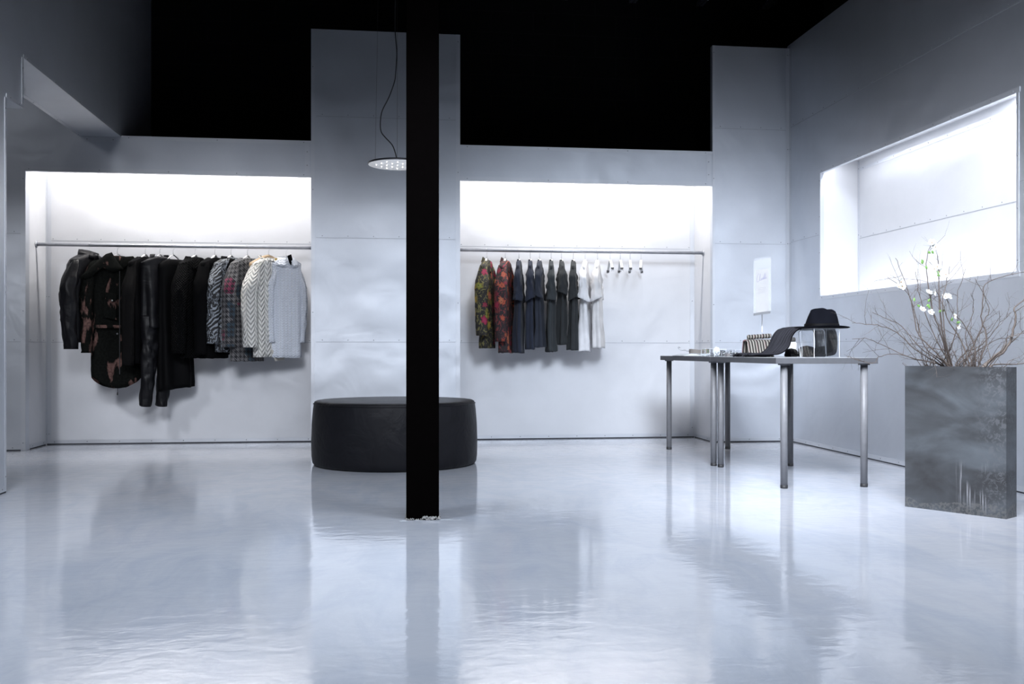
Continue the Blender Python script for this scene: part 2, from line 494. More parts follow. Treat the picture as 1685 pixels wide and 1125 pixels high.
# baseboards
def base(side, p0, p1, nrm, off=0.0):
    nrm = Vector(nrm)
    o = strip(Vector(p0) + Vector((0, 0, 0.009)), Vector(p1) + Vector((0, 0, 0.009)), nrm, (0, 0, 1), 0.03, 0.003, 0.25, off, name='baseboard_' + side)
    g = MB(); a = Vector(p0) + nrm*(off + .0008); b = Vector(p1) + nrm*(off + .0008); u = Vector((0, 0, 0.009))
    g.add([a, b, b + u, a + u], [(0, 1, 2, 3)]); g.build('shadow_gap', M['gap'], o)
    tag(o, kind='structure')
base('alcove_left', (XA0 + .001, YB, 0), (XP0, YB, 0), FN)
base('alcove_right', (XP1, YB, 0), (XA1 - .001, YB, 0), FN)
base('back_left', (-5.0, YF, 0), (XA0 - .036, YF, 0), FN)
base('back_center', (XP0 + .001, yc, 0), (XP1 - .001, yc, 0), FN)
base('back_right', (XA1 + .001, yp, 0), (XR - .036, yp, 0), FN)
base('right', (XR, -4, 0), (XR, YF - .031, 0), RN)
base('left', (XL, -4, 0), (XL, LY - .001, 0), (1, 0, 0))
base('alcove_side_left', (XA0, YF + .09, 0), (XA0, YB - .032, 0), (1, 0, 0))
base('alcove_side_right', (XA1, YF + .06, 0), (XA1, YB - .01, 0), RN)

# ------------------------------------------------------------------ roof joists
def joist(x):
    o = thing('ceiling_joist', None, None, (x, 2.5, 4.1))
    tag(o, kind='structure')
    y0, y1 = -6.4, 6.7
    for nm, z in (('lower_chord', 0.0), ('upper_chord', 0.5)):
        MB().box((-0.032, y0, z), (-0.006, y1, z + 0.03)).box((0.006, y0, z), (0.032, y1, z + 0.03)).build(nm, M['joist'], o)
    w = MB(); n = 22; pts = []
    for i in range(n + 1):
        pts.append((0, y0 + (y1 - y0) * i / n, 0.02 if i % 2 == 0 else 0.51))
    w.tube(pts, 0.0085, 6, smooth=False); w.build('web', M['joist'], o)
M['joist'] = plain('black_joist_paint', (0.045, 0.048, 0.06), 0.5)
for k in range(9):
    joist(-1.62 + 0.66 * k)
S('trim_90', MB().box((-2.05, 5.2, 4.62), (4.2, 5.26, 4.66)), M['joist'])
# ------------------------------------------------------------------ object materials
M['column'] = plain('black_column_paint', (0.0020, 0.0016, 0.0016), 0.7, spec=0.0)
M['grout'] = plain('broken_grout', (0.33, 0.32, 0.31), 0.85)
def leather(name, base, rough, sc=90, st=0.25):
    t = NT(name); w = t.coord('Object')
    cr = t.noise(w, sc, 3, 0.6); big = t.noise(w, 5, 3, 0.5, 0.8)
    t.set(base=t.ramp(big, [(0.3, tuple(c*0.85 for c in base)), (0.7, tuple(c*1.15 for c in base))]), rough=rough, spec=.2, normal=t.bump(cr, st, 0.002, t.bump(big, 0.35, 0.03)))
    return t.m
M['ottoman'] = leather('black_ottoman_leather', (0.006, 0.006, 0.008), 0.5, 200, 0.15)
M['table_top'] = plain('grey_laminate', (0.36, 0.37, 0.39), 0.4)
M['table_edge'] = plain('grey_edge_band', (0.065, 0.067, 0.075), 0.6)
M['leg'] = plain('silver_lacquered_leg', (0.15, 0.152, 0.162), 0.5, 0.05)
M['rubber'] = plain('black_rubber', (0.012, 0.012, 0.014), 0.6)
M['chrome'] = plain('brushed_steel', (0.55, 0.56, 0.58), 0.28, 0.95)
M['rail'] = plain('painted_steel_tube', (0.42, 0.43, 0.47), 0.35, 0.6)
M['white_plastic'] = plain('white_lacquer', (0.78, 0.78, 0.78), 0.35)
M['grip'] = plain('dark_grip', (0.05, 0.05, 0.055), 0.6)
M['wood'] = plain('pale_wood', (0.55, 0.40, 0.25), 0.5)
M['wire'] = plain('black_cable', (0.012, 0.012, 0.013), 0.5)
def clear(name, tint=(0.97, 0.98, 1.0), rough=0.02):
    t = NT(name); t.set(base=tint, rough=rough, trans=1.0, ior=1.3)
    return t.m
M['acrylic'] = clear('clear_acrylic')
def emis(name, col, st):
    t = NT(name); t.set(base=(0.8, 0.8, 0.8), emc=col, ems=st); return t.m
M['led'] = emis('led_dot', (1, 0.98, 0.95), 9)
M['diffuser'] = emis('lamp_diffuser', (0.93, 0.95, 1.0), 0.25)

# ------------------------------------------------------------------ steel column
col = thing('steel_column', 'black painted square steel column standing in the middle of the glossy floor', 'column', (0.1790, 4.716, 0), radians(-2.6))
cb = MB()
hw = 0.0765
for (z0, z1) in ((0.0, ZC),):
    rr = 0.008; ring = []
    for cx, cy, a0 in ((hw-rr, hw-rr, 0), (-hw+rr, hw-rr, 90), (-hw+rr, -hw+rr, 180), (hw-rr, -hw+rr, 270)):
        for k in range(4):
            a = radians(a0 + 30*k); ring.append((cx + rr*cos(a), cy + rr*sin(a)))
    cb.loft([[(x, y, z) for x, y in ring] for z in (z0, z1)], cap0=True, cap1=True, smooth=False)
cb.build('shaft', M['column'], col)
g = MB(); rnd = random.Random(4)
for i in range(150):
    s_ = rnd.choice([0, 0, 0, 1, 2]); u = rnd.uniform(-hw, hw)
    big = 1.5 if (s_ == 0 and u > 0.0) else 0.8
    x, y = ((u, -hw - rnd.uniform(-.002, .010)) if s_ == 0 else ((-hw - rnd.uniform(-.002, .006), u) if s_ == 1 else (hw + rnd.uniform(-.002, .006), u)))
    r = rnd.uniform(.002, .006) * big; z = rnd.uniform(0.0, 0.008) * big
    pts = [(x + r*rnd.uniform(.5, 1.3)*cos(a), y + r*rnd.uniform(.5, 1.3)*sin(a), max(0.0005, z + r*rnd.uniform(-.6, .6))) for a in (0, 1.3, 2.6, 3.9, 5.1)]
    top = (x + rnd.uniform(-r, r)*.4, y, z + r*1.3)
    g.add(pts + [top], [(0,1,5), (1,2,5), (2,3,5), (3,4,5), (4,0,5), (4,3,2,1,0)])
tag(g.build('grout_crumbs', M['grout'], col), 'broken grey grout crumbs at the foot')
sp = MB(); pr = random.Random(8)
for (cx, cy, rx, ry) in ((-.09, -.105, .022, .018), (.10, -.085, .05, .012), (.155, -.095, .045, .008), (-.02, -.10, .03, .012)):
    n = 22; c0 = [(cx + rx*cos(2*pi*k/n)*pr.uniform(.6, 1.2), cy + ry*sin(2*pi*k/n)*pr.uniform(.6, 1.2), .0012) for k in range(n)]
    sp.add(c0, [tuple(range(n))])
tag(sp.build('paint_spill', plain('pale_paint', (0.62, 0.66, 0.72), 0.25), col), 'pale paint smears on the floor round the foot')

# ------------------------------------------------------------------ ottoman
ot = thing('round_ottoman', 'large low round black leather ottoman standing behind the black column', 'ottoman', (0.072, 7.018, 0))
R0 = 0.574
prof = [(0.001, 0.002), (R0 - .03, 0.002), (R0 - .012, 0.006), (R0 - .002, 0.02), (R0 + .004, 0.06), (R0 + .006, .16), (R0 + .002, .28), (R0 - .006, .38), (R0 - .012, .423)]
MB().lathe(prof, 96).build('side_panel', M['ottoman'], ot)
MB().lathe([(R0 - .013, .424), (R0 - .017, .437), (R0 - .03, .4435), (R0 - .08, .446), (R0*.5, .447), (.001, .447)], 96).build('top_cushion', M['ottoman'], ot)
MB().tube([((R0 - .010)*cos(2*pi*k/96), (R0 - .010)*sin(2*pi*k/96), .4235) for k in range(97)], .0028, 6, caps=False).build('piping', M['ottoman'], ot)

# ------------------------------------------------------------------ pendant lamp
LP = PD(654, 270, 6.97)
pl = thing('pendant_lamp', 'flat round pendant lamp dotted with small LEDs, hanging beside the black column', 'lamp', tuple(LP))
rd = 0.207
MB().lathe([(rd - .004, -.006), (rd, -.004), (rd, .004), (rd - .006, .008), (.03, .012), (.001, .012)], 64).build('rim', plain('lamp_steel', (.10, .10, .11), .3, .8), pl)
MB().lathe([(.001, -.007), (rd - .004, -.007), (rd - .004, -.004)], 64).build('diffuser', M['diffuser'], pl)
hx = 0
for i in range(-4, 5):
    for j in range(-4, 5):
        x = (i + 0.5*(j % 2))*0.074; y = j*0.062
        if x*x + y*y < (rd - .018)**2:
            MB().sphere((x, y, -.009), .0028, 5).build('led', M['led'], pl)
cp = []
for px, py in ((651, -30), (650, 40), (651, 62), (653, 88), (651, 120), (649, 135), (640, 160), (629, 182), (626, 200), (627, 216), (634, 226), (645, 238), (650, 250), (653, 262)):
    q = PD(px, py, 6.97) - LP
    cp.append(q)
top = cp[0].copy(); top.z = ZC - LP.z
cp = [top, Vector((cp[0].x*.5 + top.x*.5, cp[0].y, cp[0].z + .2))] + cp
def smooth_path(p, k=4):
    out = []
    for i in range(len(p) - 1):
        a, b, c, d = p[max(0, i-1)], p[i], p[i+1], p[min(len(p)-1, i+2)]
        for s in range(k):
            t = s / k
            out.append(0.5*((2*b) + (c - a)*t + (2*a - 5*b + 4*c - d)*t*t + (-a + 3*b - 3*c + d)*t**3))
    out.append(p[-1]); return out
MB().tube(smooth_path([Vector(p) for p in cp]), .0042, 6).build('cable', M['wire'], pl)
for dx in (-.155, 0.0, .155):
    MB().tube([(dx, .0 if dx else .12, .006), (dx*.72, 0 if dx else .08, ZC - LP.z)], .0008, 4).build('suspension_wire', M['wire'], pl)
area('pendant_lamp_glow', (LP.x, LP.y, LP.z - .02), (0, 0, 0), 0.38, 0.38, 5, NEUT, 'DISK')

# ------------------------------------------------------------------ tables
def table(label, x0, x1, y0, y1, legs):
    cx, cy = (x0 + x1)/2, (y0 + y1)/2
    t = thing('display_table', label, 'table', (cx, cy, 0), 0, 'grey display tables')
    tp = MB().box((x0 - cx, y0 - cy, .716), (x1 - cx, y1 - cy, .7492)).build('table_edge', M['table_edge'], t, bevel=.001)
    tp.name = 'tabletop'
    MB().box((x0 - cx + .0015, y0 - cy + .0015, .7490), (x1 - cx - .0015, y1 - cy - .0015, .7500)).build('top_surface', M['table_top'], tp)
    for lx, ly in legs:
        lg = MB().tube([(lx - cx, ly - cy, .018), (lx - cx, ly - cy, .713)], .0205, 20).build('leg', M['leg'], t)
        MB().lathe([(.001, 0), (.0205, 0), (.0215, .003), (.0215, .019), (.001, .0195)], 20, (lx - cx, ly - cy, 0)).build('foot', M['rubber'], lg)
        MB().lathe([(.001, .708), (.034, .708), (.034, .7158), (.001, .7158)], 20, (lx - cx, ly - cy, 0)).build('mounting_plate', M['leg'], lg)
    return t
table('nearer grey table of the pair, with silver tube legs, carrying the hat', 2.205, 2.82, 5.385, 6.527, ((2.278, 5.445), (2.764, 5.445), (2.264, 6.485), (2.764, 6.50)))
table('farther grey table of the pair, with silver tube legs, carrying the clear boxes', 2.205, 2.82, 6.533, 7.765, ((2.245, 6.575), (2.764, 6.59), (2.262, 7.71), (2.742, 7.69)))

# ------------------------------------------------------------------ clothes rails
RY, RZ = 8.495, 1.658
def rail(label, x0, x1):
    r = thing('clothes_rail', label, 'clothes rail', (x0, RY, RZ))
    MB().tube([(0.002, 0, 0), (x1 - x0 - .002, 0, 0)], .0145, 16).build('rod', M['rail'], r)
    for x, s in ((0.0005, 1), (x1 - x0 - .0005, -1)):
        MB().tube([(x, 0, 0), (x + s*.006, 0, 0)], .028, 20).build('flange', M['rail'], r)
rail('grey steel clothes rail across the left alcove, loaded with coats', XA0, XP0)
rail('grey steel clothes rail across the right alcove, with shirts and bare hangers', XP1, XA1)

# ------------------------------------------------------------------ hangers
def hook_path():
    pts = []
    r = .0178
    for k in range(13):
        a = radians(200 - 200*k/12)
        pts.append((r*cos(a), 0, r*sin(a)))
    pts += [(.0175, 0, -.012), (.008, 0, -.028), (0, 0, -.04), (0, 0, -.092)]
    return [(p[1], p[0], p[2]) for p in pts]     # the hook lies across the rail when turned
def make_hanger(kind='flat'):
    h = thing('clothes_hanger', 'x', 'hanger', (0, 0, 0))
    mb = MB()
    hp = []
    r = .0178
    for k in range(13):
        a = radians(-20 + 200*k/12)
        hp.append((r*cos(a), 0, r*sin(a)))
    hp = hp[::-1]
    # the bend comes back under the rail, then runs straight down
    hp = [(-r*.93, 0, -.004)] + hp + [(.012, 0, -.018), (.002, 0, -.030), (0, 0, -.04), (0, 0, -.074)]
    mb.tube(hp, .0017, 6)
    mb.build('hook', M['chrome'], h)
    if kind in ('flat', 'short'):
        aw = .176 if kind == 'flat' else .115
        for s in (-1, 1):
            rings = []
            for k in range(11):
                u = k/10
                x = s*aw*u; z = -.070 - .012*u - .088*u*u**.2
                w = .010; t = .0022
                rings.append([(x, -w, z - t), (x, w, z - t), (x, w, z + t), (x, -w, z + t)])
            MB().loft(rings, cap0=True, cap1=True, smooth=False).build('arm', M['white_plastic'], h)
            if kind == 'short': continue
            MB().box((s*.158 - .012, -.0115, -.164), (s*.158 + .012, .0115, -.150)).build('grip', M['grip'], h, bevel=.001)
            MB().box((s*.172 - .009, -.011, -.184), (s*.172 + .009, .011, -.1655)).build('clip_end', M['acrylic'], h, bevel=.001)
        if kind == 'flat': MB().tube([(-.168, 0, -.176), (.168, 0, -.176)], .0013, 6).build('cross_wire', M['chrome'], h)
    else:
        rings = []
        for k in range(17):
            x = -.19 + .38*k/16; u = abs(x)/.19
            z = -.075 - .085*u*u**.3; ry = .012 + .010*u; rz = .014 + .010*u
            rings.append([(x, ry*cos(a), z + rz*sin(a)) for a in [2*pi*q/12 for q in range(12)]])
        MB().loft(rings, cap0=True, cap1=True).build('shoulder_bar', M['wood'], h)
    return h
HG = {}
def put_hanger(x, th, label, group):
    kind = 'flat' if group == 'bare hangers' else 'short'
    if kind not in HG: h = HG[kind] = make_hanger(kind)
    else: h = copy_tree(HG[kind])
    h.location = (x, RY, RZ); h.rotation_euler = (0, 0, th)
    tag(h, label, 'hanger', group)
    return h
def rail_x(px): 
    return PY(px, 408, RY).x

# ------------------------------------------------------------------ garment cloths
def cloth(name, base, rough=0.85, sheen=0.05, bsc=250, bst=0.3, **kw):
    t = NT(name); w = t.coord('Object')
    f = t.noise(w, bsc, 2); big = t.noise(w, 7, 3)
    t.set(base=t.ramp(big, [(0.3, tuple(c*0.85 for c in base)), (0.7, tuple(min(1, c*1.1) for c in base))]), rough=rough, sheen=sheen, spec=.06, normal=t.bump(f, bst, 0.002), **kw)
    return t.m
C = {}
C['leather'] = leather('black_jacket_leather', (0.005, 0.005, 0.0065), 0.42, 60, 0.3)
C['black'] = cloth('black_cloth', (0.003, 0.003, 0.0035), sheen=.0)
C['black_silk'] = cloth('black_satin', (0.003, 0.003, 0.0035), 0.6, 0.0)
def ribbed(name, base, su, sv, st=0.6, rough=0.8, d=.004, sheen=.1):
    t = NT(name); uv = t.coord('UV')
    sep = t.new('ShaderNodeSeparateXYZ'); t.l.new(uv, sep.inputs[0])
    a = t.math('SINE', t.math('MULTIPLY', sep.outputs[0], su*2*pi)); b = t.math('SINE', t.math('MULTIPLY', sep.outputs[1], sv*2*pi))
    h = t.math('MULTIPLY', a, b) if sv else a
    t.set(base=base, rough=rough, spec=.05, normal=t.bump(h, st, d)); return t.m
C['rib_knit'] = ribbed('black_rib_knit', (0.008, 0.0077, 0.008), 120, 120, .7, .65)
C['quilt_black'] = ribbed('black_quilted_cloth', (0.004, 0.004, 0.0045), 45, 45, .8, .7, .008)
def parka():
    t = NT('painted_camo_cotton'); w = t.coord('Object', rot=(0, radians(20), radians(20)), scale=(1, 1, .38))
    n = t.noise(w, 9.5, 4, .55, .4); f = t.noise(t.coord('Object'), 60, 4)
    m = t.ramp(n, [(.555, (0, 0, 0)), (.60, (1, 1, 1))])
    c = t.mix(m, t.ramp(f, [(.35, (.003, .0034, .003)), (.7, (.007, .0078, .0068))]), t.ramp(f, [(.3, (.075, .042, .037)), (.7, (.165, .095, .082))]))
    t.set(base=c, rough=.85, spec=.06, normal=t.bump(f, .3, .003)); return t.m
C['parka'] = parka()
def brush():
    t = NT('black_white_brush_print'); uv = t.coord('UV')
    a = t.noise(t.coord('UV', scale=(1.5, .5, 1)), 34, 3, .5, 2.5); b = t.noise(uv, 5, 2)
    w = t.new('ShaderNodeTexWave'); t.l.new(t.coord('UV', rot=(0, 0, radians(52))), w.inputs[0]); w.inputs['Scale'].default_value = 10; w.inputs['Distortion'].default_value = 6; w.inputs['Detail'].default_value = 2
    h = t.mix(t.ramp(b, [(.54, (0, 0, 0)), (.57, (1, 1, 1))]), t.ramp(a, [(.52, (0, 0, 0)), (.55, (1, 1, 1))]), t.ramp(w.outputs['Fac'], [(.60, (0, 0, 0)), (.66, (1, 1, 1))]))
    col = t.mix(h, (.010, .010, .012), (.30, .33, .37))
    t.set(base=col, rough=.7); return t.m
C['brush'] = brush()
def houndstooth():
    t = NT('multicolour_houndstooth'); uv = t.coord('UV')
    sep = t.new('ShaderNodeSeparateXYZ'); t.l.new(uv, sep.inputs[0])
    n = 24.0
    u = t.math('MULTIPLY', sep.outputs[0], n); v = t.math('MULTIPLY', sep.outputs[1], n)
    fu = t.math('GREATER_THAN', t.math('FRACT', u), .5); fv = t.math('GREATER_THAN', t.math('FRACT', v), .5)
    dg = t.math('GREATER_THAN', t.math('FRACT', t.math('MULTIPLY', t.math('ADD', u, v), 2.0)), .5)
    same = t.math('COMPARE', fu, fv, .1)
    # both on -> dark, both off -> light, otherwise diagonal teeth
    pat = t.math('ADD', t.math('MULTIPLY', same, fu), t.math('MULTIPLY', t.math('SUBTRACT', 1.0, same), dg))
    blk = t.new('ShaderNodeTexVoronoi'); t.l.new(uv, blk.inputs['Vector']); blk.inputs['Scale'].default_value = 9; blk.distance = 'CHEBYCHEV'
    s2 = t.new('ShaderNodeSeparateColor'); t.l.new(blk.outputs['Color'], s2.inputs[0])
    light = t.ramp(s2.outputs[0], [(0, (.12, .115, .12)), (.35, (.035, .06, .085)), (.55, (.17, .165, .17)), (.78, (.20, .025, .07)), (.88, (.03, .03, .04))], 'CONSTANT')
    t.set(base=t.mix(pat, light, (.014, .014, .017)), rough=.85, sheen=.2); return t.m
C['hounds'] = houndstooth()
def chevron(name, base, n, amp, st, d, seg=28, groove_shade=.74):
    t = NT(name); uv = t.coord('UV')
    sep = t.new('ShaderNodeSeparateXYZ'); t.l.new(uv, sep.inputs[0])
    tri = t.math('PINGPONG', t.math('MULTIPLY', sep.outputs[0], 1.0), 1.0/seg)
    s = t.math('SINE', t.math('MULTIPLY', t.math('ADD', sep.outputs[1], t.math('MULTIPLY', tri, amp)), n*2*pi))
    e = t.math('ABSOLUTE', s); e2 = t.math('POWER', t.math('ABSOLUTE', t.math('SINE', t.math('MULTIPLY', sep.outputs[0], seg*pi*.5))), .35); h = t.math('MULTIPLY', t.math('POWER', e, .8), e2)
    t.set(base=t.mix(t.ramp(h, [(.15, (1, 1, 1)), (.7, (0, 0, 0))]), base, tuple(c*groove_shade for c in base)), rough=.75, normal=t.bump(h, st, d)); return t.m  # occlusion shade along the stitch grooves is mixed into the base colour
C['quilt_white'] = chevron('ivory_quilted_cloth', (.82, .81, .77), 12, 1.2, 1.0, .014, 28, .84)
C['cable'] = chevron('pale_blue_cable_jacquard', (.72, .76, .84), 24, .8, .8, .005, 60, .88)
C['yellow'] = cloth('mustard_lining', (.45, .32, .08))
C['ivory'] = cloth('ivory_lining', (.60, .57, .52))
def floral(name, dark, pal, leaf, sc):
    t = NT(name); uv = t.coord('UV')
    nz = t.new('ShaderNodeTexNoise'); t.l.new(uv, nz.inputs[0]); nz.inputs['Scale'].default_value = 14; nz.inputs['Detail'].default_value = 3
    wv = t.new('ShaderNodeVectorMath', operation='MULTIPLY_ADD'); t.l.new(nz.outputs['Color'], wv.inputs[0]); wv.inputs[1].default_value = (.05, .05, 0); t.l.new(uv, wv.inputs[2])
    v = t.new('ShaderNodeTexVoronoi'); t.l.new(wv.outputs[0], v.inputs['Vector']); v.inputs['Scale'].default_value = sc
    s = t.new('ShaderNodeSeparateColor'); t.l.new(v.outputs['Color'], s.inputs[0])
    # petals: angle round each cell centre
    df = t.new('ShaderNodeVectorMath', operation='SUBTRACT'); sc_ = t.new('ShaderNodeVectorMath', operation='SCALE'); t.l.new(wv.outputs[0], sc_.inputs[0]); sc_.inputs['Scale'].default_value = 1
    t.l.new(sc_.outputs[0], df.inputs[0]); t.l.new(v.outputs['Position'], df.inputs[1])
    sp = t.new('ShaderNodeSeparateXYZ'); t.l.new(df.outputs[0], sp.inputs[0])
    ang = t.math('ARCTAN2', sp.outputs[1], sp.outputs[0])
    pet = t.math('MULTIPLY_ADD', t.math('ABSOLUTE', t.math('SINE', t.math('MULTIPLY', ang, 3.0))), .14, .30)
    dist = v.outputs['Distance']
    inside = t.math('GREATER_THAN', pet, dist)
    fl = t.ramp(s.outputs[0], pal, 'CONSTANT')
    inner = t.ramp(t.math('DIVIDE', dist, pet), [(0, (.35, .22, .04)), (.22, (.02, .015, .01)), (.3, (1, 1, 1)), (.75, (.75, .6, .55)), (1, (.5, .3, .3))])
    mul = t.new('ShaderNodeMix', data_type='RGBA', blend_type='MULTIPLY'); mul.inputs[0].default_value = .85; t.l.new(fl, mul.inputs[6]); t.l.new(inner, mul.inputs[7])
    sm = t.noise(t.coord('UV', scale=(1, .7, 1)), 30, 3, .6, 1.5)
    back = t.mix(t.ramp(sm, [(.54, (0, 0, 0)), (.58, (1, 1, 1))]), dark, leaf)
    t.set(base=t.mix(inside, back, mul.outputs[2]), rough=.8); return t.m
C['floral_y'] = floral('dark_floral_tapestry', (.018, .016, .014), [(0, (.42, .33, .06)), (.3, (.35, .03, .09)), (.5, (.52, .16, .10)), (.65, (.018, .016, .014)), (.82, (.25, .28, .05))], (.16, .14, .05), 11)
C['floral_r'] = floral('dark_red_floral_tapestry', (.018, .012, .014), [(0, (.40, .09, .05)), (.3, (.25, .02, .05)), (.6, (.018, .012, .014)), (.75, (.42, .14, .07))], (.16, .03, .03), 15)
C['navy'] = cloth('washed_navy_jersey', (.030, .035, .052), .85, .1)
C['slate'] = cloth('washed_slate_jersey', (.036, .041, .055), .85, .1)
C['grey'] = cloth('washed_grey_green_jersey', (.045, .051, .055), .85, .1)
C['charcoal'] = cloth('washed_charcoal_jersey', (.036, .039, .041), .85, .1)
C['white_tee'] = cloth('white_jersey', (.80, .80, .82), .85, .1)
C['cream_tee'] = cloth('off_white_jersey', (.72, .71, .71), .85, .1)

# ------------------------------------------------------------------ garment builder (local: x along the shoulders, -y the front, z=0 at the rail)
def nz(x, y, z, s=0): return noise.noise(Vector((x + s*7.3, y + s*3.1, z - s*5.7)))
def torso(s, hem, wh, t_top=.05, t_hem=.07, neck=.065, zn=-.092, slope=.40, hem_curve=0.0, fold=.012, nf=5, seed=0, lean=0, hem_tilt=0, n=56, rows=30, waist=0, scoop=0.0):
    mb = MB(); rings = []
    L0 = 5
    for j in range(rows + 1):
        if j <= L0:
            u = j / L0; w = neck + (s - neck)*u**.9; d = t_top*(.75 + .25*u) if j else t_top*.8
            zc = zn - .010*u; sl = slope
        else:
            u = (j - L0)/(rows - L0); w = s + (wh - s)*u - waist*sin(pi*min(1, u*1.2)); d = t_top + (t_hem - t_top)*u**.8
            zc = zn - .010 + (hem - zn + .010)*u; sl = slope*max(0, 1 - u*3.2)
        ring = []
        uu = max(0, (j - L0)/(rows - L0)); amp = fold*uu**.7
        for k in range(n):
            a = 2*pi*k/n; cx, sy = cos(a), sin(a)
            x = w*math.copysign(abs(cx)**.75, cx); y = d*math.copysign(abs(sy)**.8, sy)
            z = zc - sl*max(0.0, abs(x) - neck*.8)
            if j == 0 and sy < 0: z -= scoop*(-sy)
            f = amp*sin(nf*a + seed + 1.6*nz(0, 0, z*2, seed)) + amp*.8*nz(x*9, y*9, z*4, seed) + .006*nz(x*14, y*14, z*11, seed + 3)*min(1, j/4)
            x += cx*f*.6; y += sy*f + (.012*uu*nz(x*5, 1, z*3, seed + 9))
            z += hem_curve*(x/w)**2*uu**4
            z += hem_tilt*x*uu**3 + .006*uu**4*nz(x*20, y*20, 0, seed)
            ring.append((x + lean*uu, y, z))
        rings.append(ring)
    mb.loft(rings)
    return mb
def sleeve(side, s, z_end, r0=(.050, .075), r1=(.040, .050), out=.045, fwd=0.0, zs=-.155, seed=0, rows=24, n=32, wr=.006, bend=0.0, hem_tilt=0.0, flat=0):
    mb = MB(); rings = []
    for j in range(rows + 1):
        u = j/rows
        x = side*(s - .045 + (out + .045)*min(1, (u*3.2))**.7) + side*bend*sin(pi*u)
        y = fwd*u**1.3
        z = zs + (z_end - zs)*u
        k0 = min(1, .55 + u*2.2)
        rx = (r0[0] + (r1[0] - r0[0])*u)*k0; ry = (r0[1] + (r1[1] - r0[1])*u)*k0
        ring = []
        for k in range(n):
            a = 2*pi*k/n
            f = wr*(nz(cos(a)*1.8, sin(a)*1.8, z*13, seed) + .7*nz(cos(a)*3, sin(a)*3, z*26, seed + 5))
            tz = (.35*(s - abs(x + rx*cos(a)) ) if u < .2 else 0)*(1 - u*5 if u < .2 else 0)
            ff = f*(1 + 0.5*sin(z*60 + 3*a + seed)*flat)
            ring.append((x + (rx + ff)*cos(a), y + (ry + ff)*sin(a), z + tz + hem_tilt*(ry*sin(a))*u**2))
        rings.append(ring)
    mb.loft(rings, cap0=True)
    return mb
def collar(r, h, flare, d=.042, z=-.075, seed=0, stand=0.0, gap=.0, drop=.03):
    """turned-down or standing collar round the neck, open at the front"""
    mb = MB(); rings = []
    n = 26
    for j in range(5):
        v = j/4
        ring = []
        for k in range(n):
            a = radians(-90 + gap) + (2*pi - 2*radians(gap))*k/(n - 1)
            fr = (1 + cos(a + pi/2))/2      # 1 at the front
            rr = 1 + flare*v
            zz = z + (stand*sin(pi*min(1, v*1.1)) if stand else 0) - (h*v if not stand else -stand*v*.2) - drop*fr - (.02*fr*v if not stand else 0)
            ring.append((r*rr*cos(a), d*rr*sin(a)*1.15, zz + .002*nz(k, v*3, 0, seed)))
        rings.append(ring)
    mb.loft(rings, closed=False)
    return mb
def inflate(outline, th, mtx=None, k=6):
    """soft pad from a 2D outline in the local xz plane"""
    mb = MB(); n = len(outline)
    cx = sum(p[0] for p in outline)/n; cz = sum(p[1] for p in outline)/n
    rings = []
    seq = [(0.02, 1)] + [(sin(pi/2*i/k), cos(pi/2*i/k)) for i in range(1, k + 1)]
    for s_, h_ in seq: rings.append([(cx + (x - cx)*s_, -th*h_, cz + (z - cz)*s_) for x, z in outline])
    for s_, h_ in seq[::-1][1:]: rings.append([(cx + (x - cx)*s_, th*h_, cz + (z - cz)*s_) for x, z in outline])
    if mtx: rings = [[mtx @ Vector(p) for p in r] for r in rings]
    mb.loft(rings, cap0=True, cap1=True)
    return mb
def dense(poly, k=5):
    out = []
    for i in range(len(poly)):
        a, b = Vector(poly[i]), Vector(poly[(i+1) % len(poly)])
        for j in range(k): out.append(tuple(a + (b - a)*j/k))
    return out
def fin(o, t=.0025):
    md = o.modifiers.new('cloth_thickness', 'SOLIDIFY'); md.thickness = t; md.offset = -1
    return o
def garment(name, label, cat, px, th, mat, s=.20, hem=-.9, wh=.21, sl=-.86, sides=(-1, 1), slm=None, group=None, body=None, slv=None, hk=True, hlabel=None, gy=0.0):
    x = rail_x(px)
    g = thing(name, label, cat, (x, RY + gy, RZ), radians(th), group)
    fin(torso(s, hem, wh, **(body or {})).build('body', mat, g))
    for sd in sides:
        kw = dict(slv or {})
        if sd == sides[-1] and len(sides) == 2: kw['seed'] = kw.get('seed', 0) + 4
        fin(sleeve(sd, s, sl, **kw).build('sleeve', slm or mat, g))
    if hk:
        put_hanger(x, radians(th), hlabel or 'white flat hanger', 'hangers holding clothes')
    return g

# --- left rail
LG = 'dark and patterned coats on the left rail'
g = garment('leather_jacket', 'black leather zip jacket with stand collar, first garment on the left rail', 'jacket', 148, 64, C['leather'], s=.20, hem=-.80, wh=.19, sl=-.855,
    body=dict(seed=1, t_top=.055, t_hem=.06, fold=.006, neck=.07, zn=-.075), slv=dict(seed=2, r0=(.060, .075), r1=(.050, .055), out=.018, wr=.012, bend=.02, fwd=-.02, zs=-.150), group=LG, hlabel='white hanger inside the black leather jacket, leftmost on the left rail', gy=-.03)
fin(collar(.075, .05, .12, .060, z=-.088, stand=.045, gap=14, drop=.045).build('collar', C['leather'], g), .005)
z = MB()
for k in range(34): z.box((-.004, -.066 - .0003*(k % 2), -.15 - k*.018), (.004, -.062, -.142 - k*.018))
z.build('zip', M['chrome'], g)
for sd in (-1,): fin(sleeve(sd, .20, -.858, r0=(.057, .082), r1=(.047, .057), out=.055, seed=2, wr=.011, bend=.02, fwd=-.02, rows=3).build('cuff', C['leather'], g)) if False else None

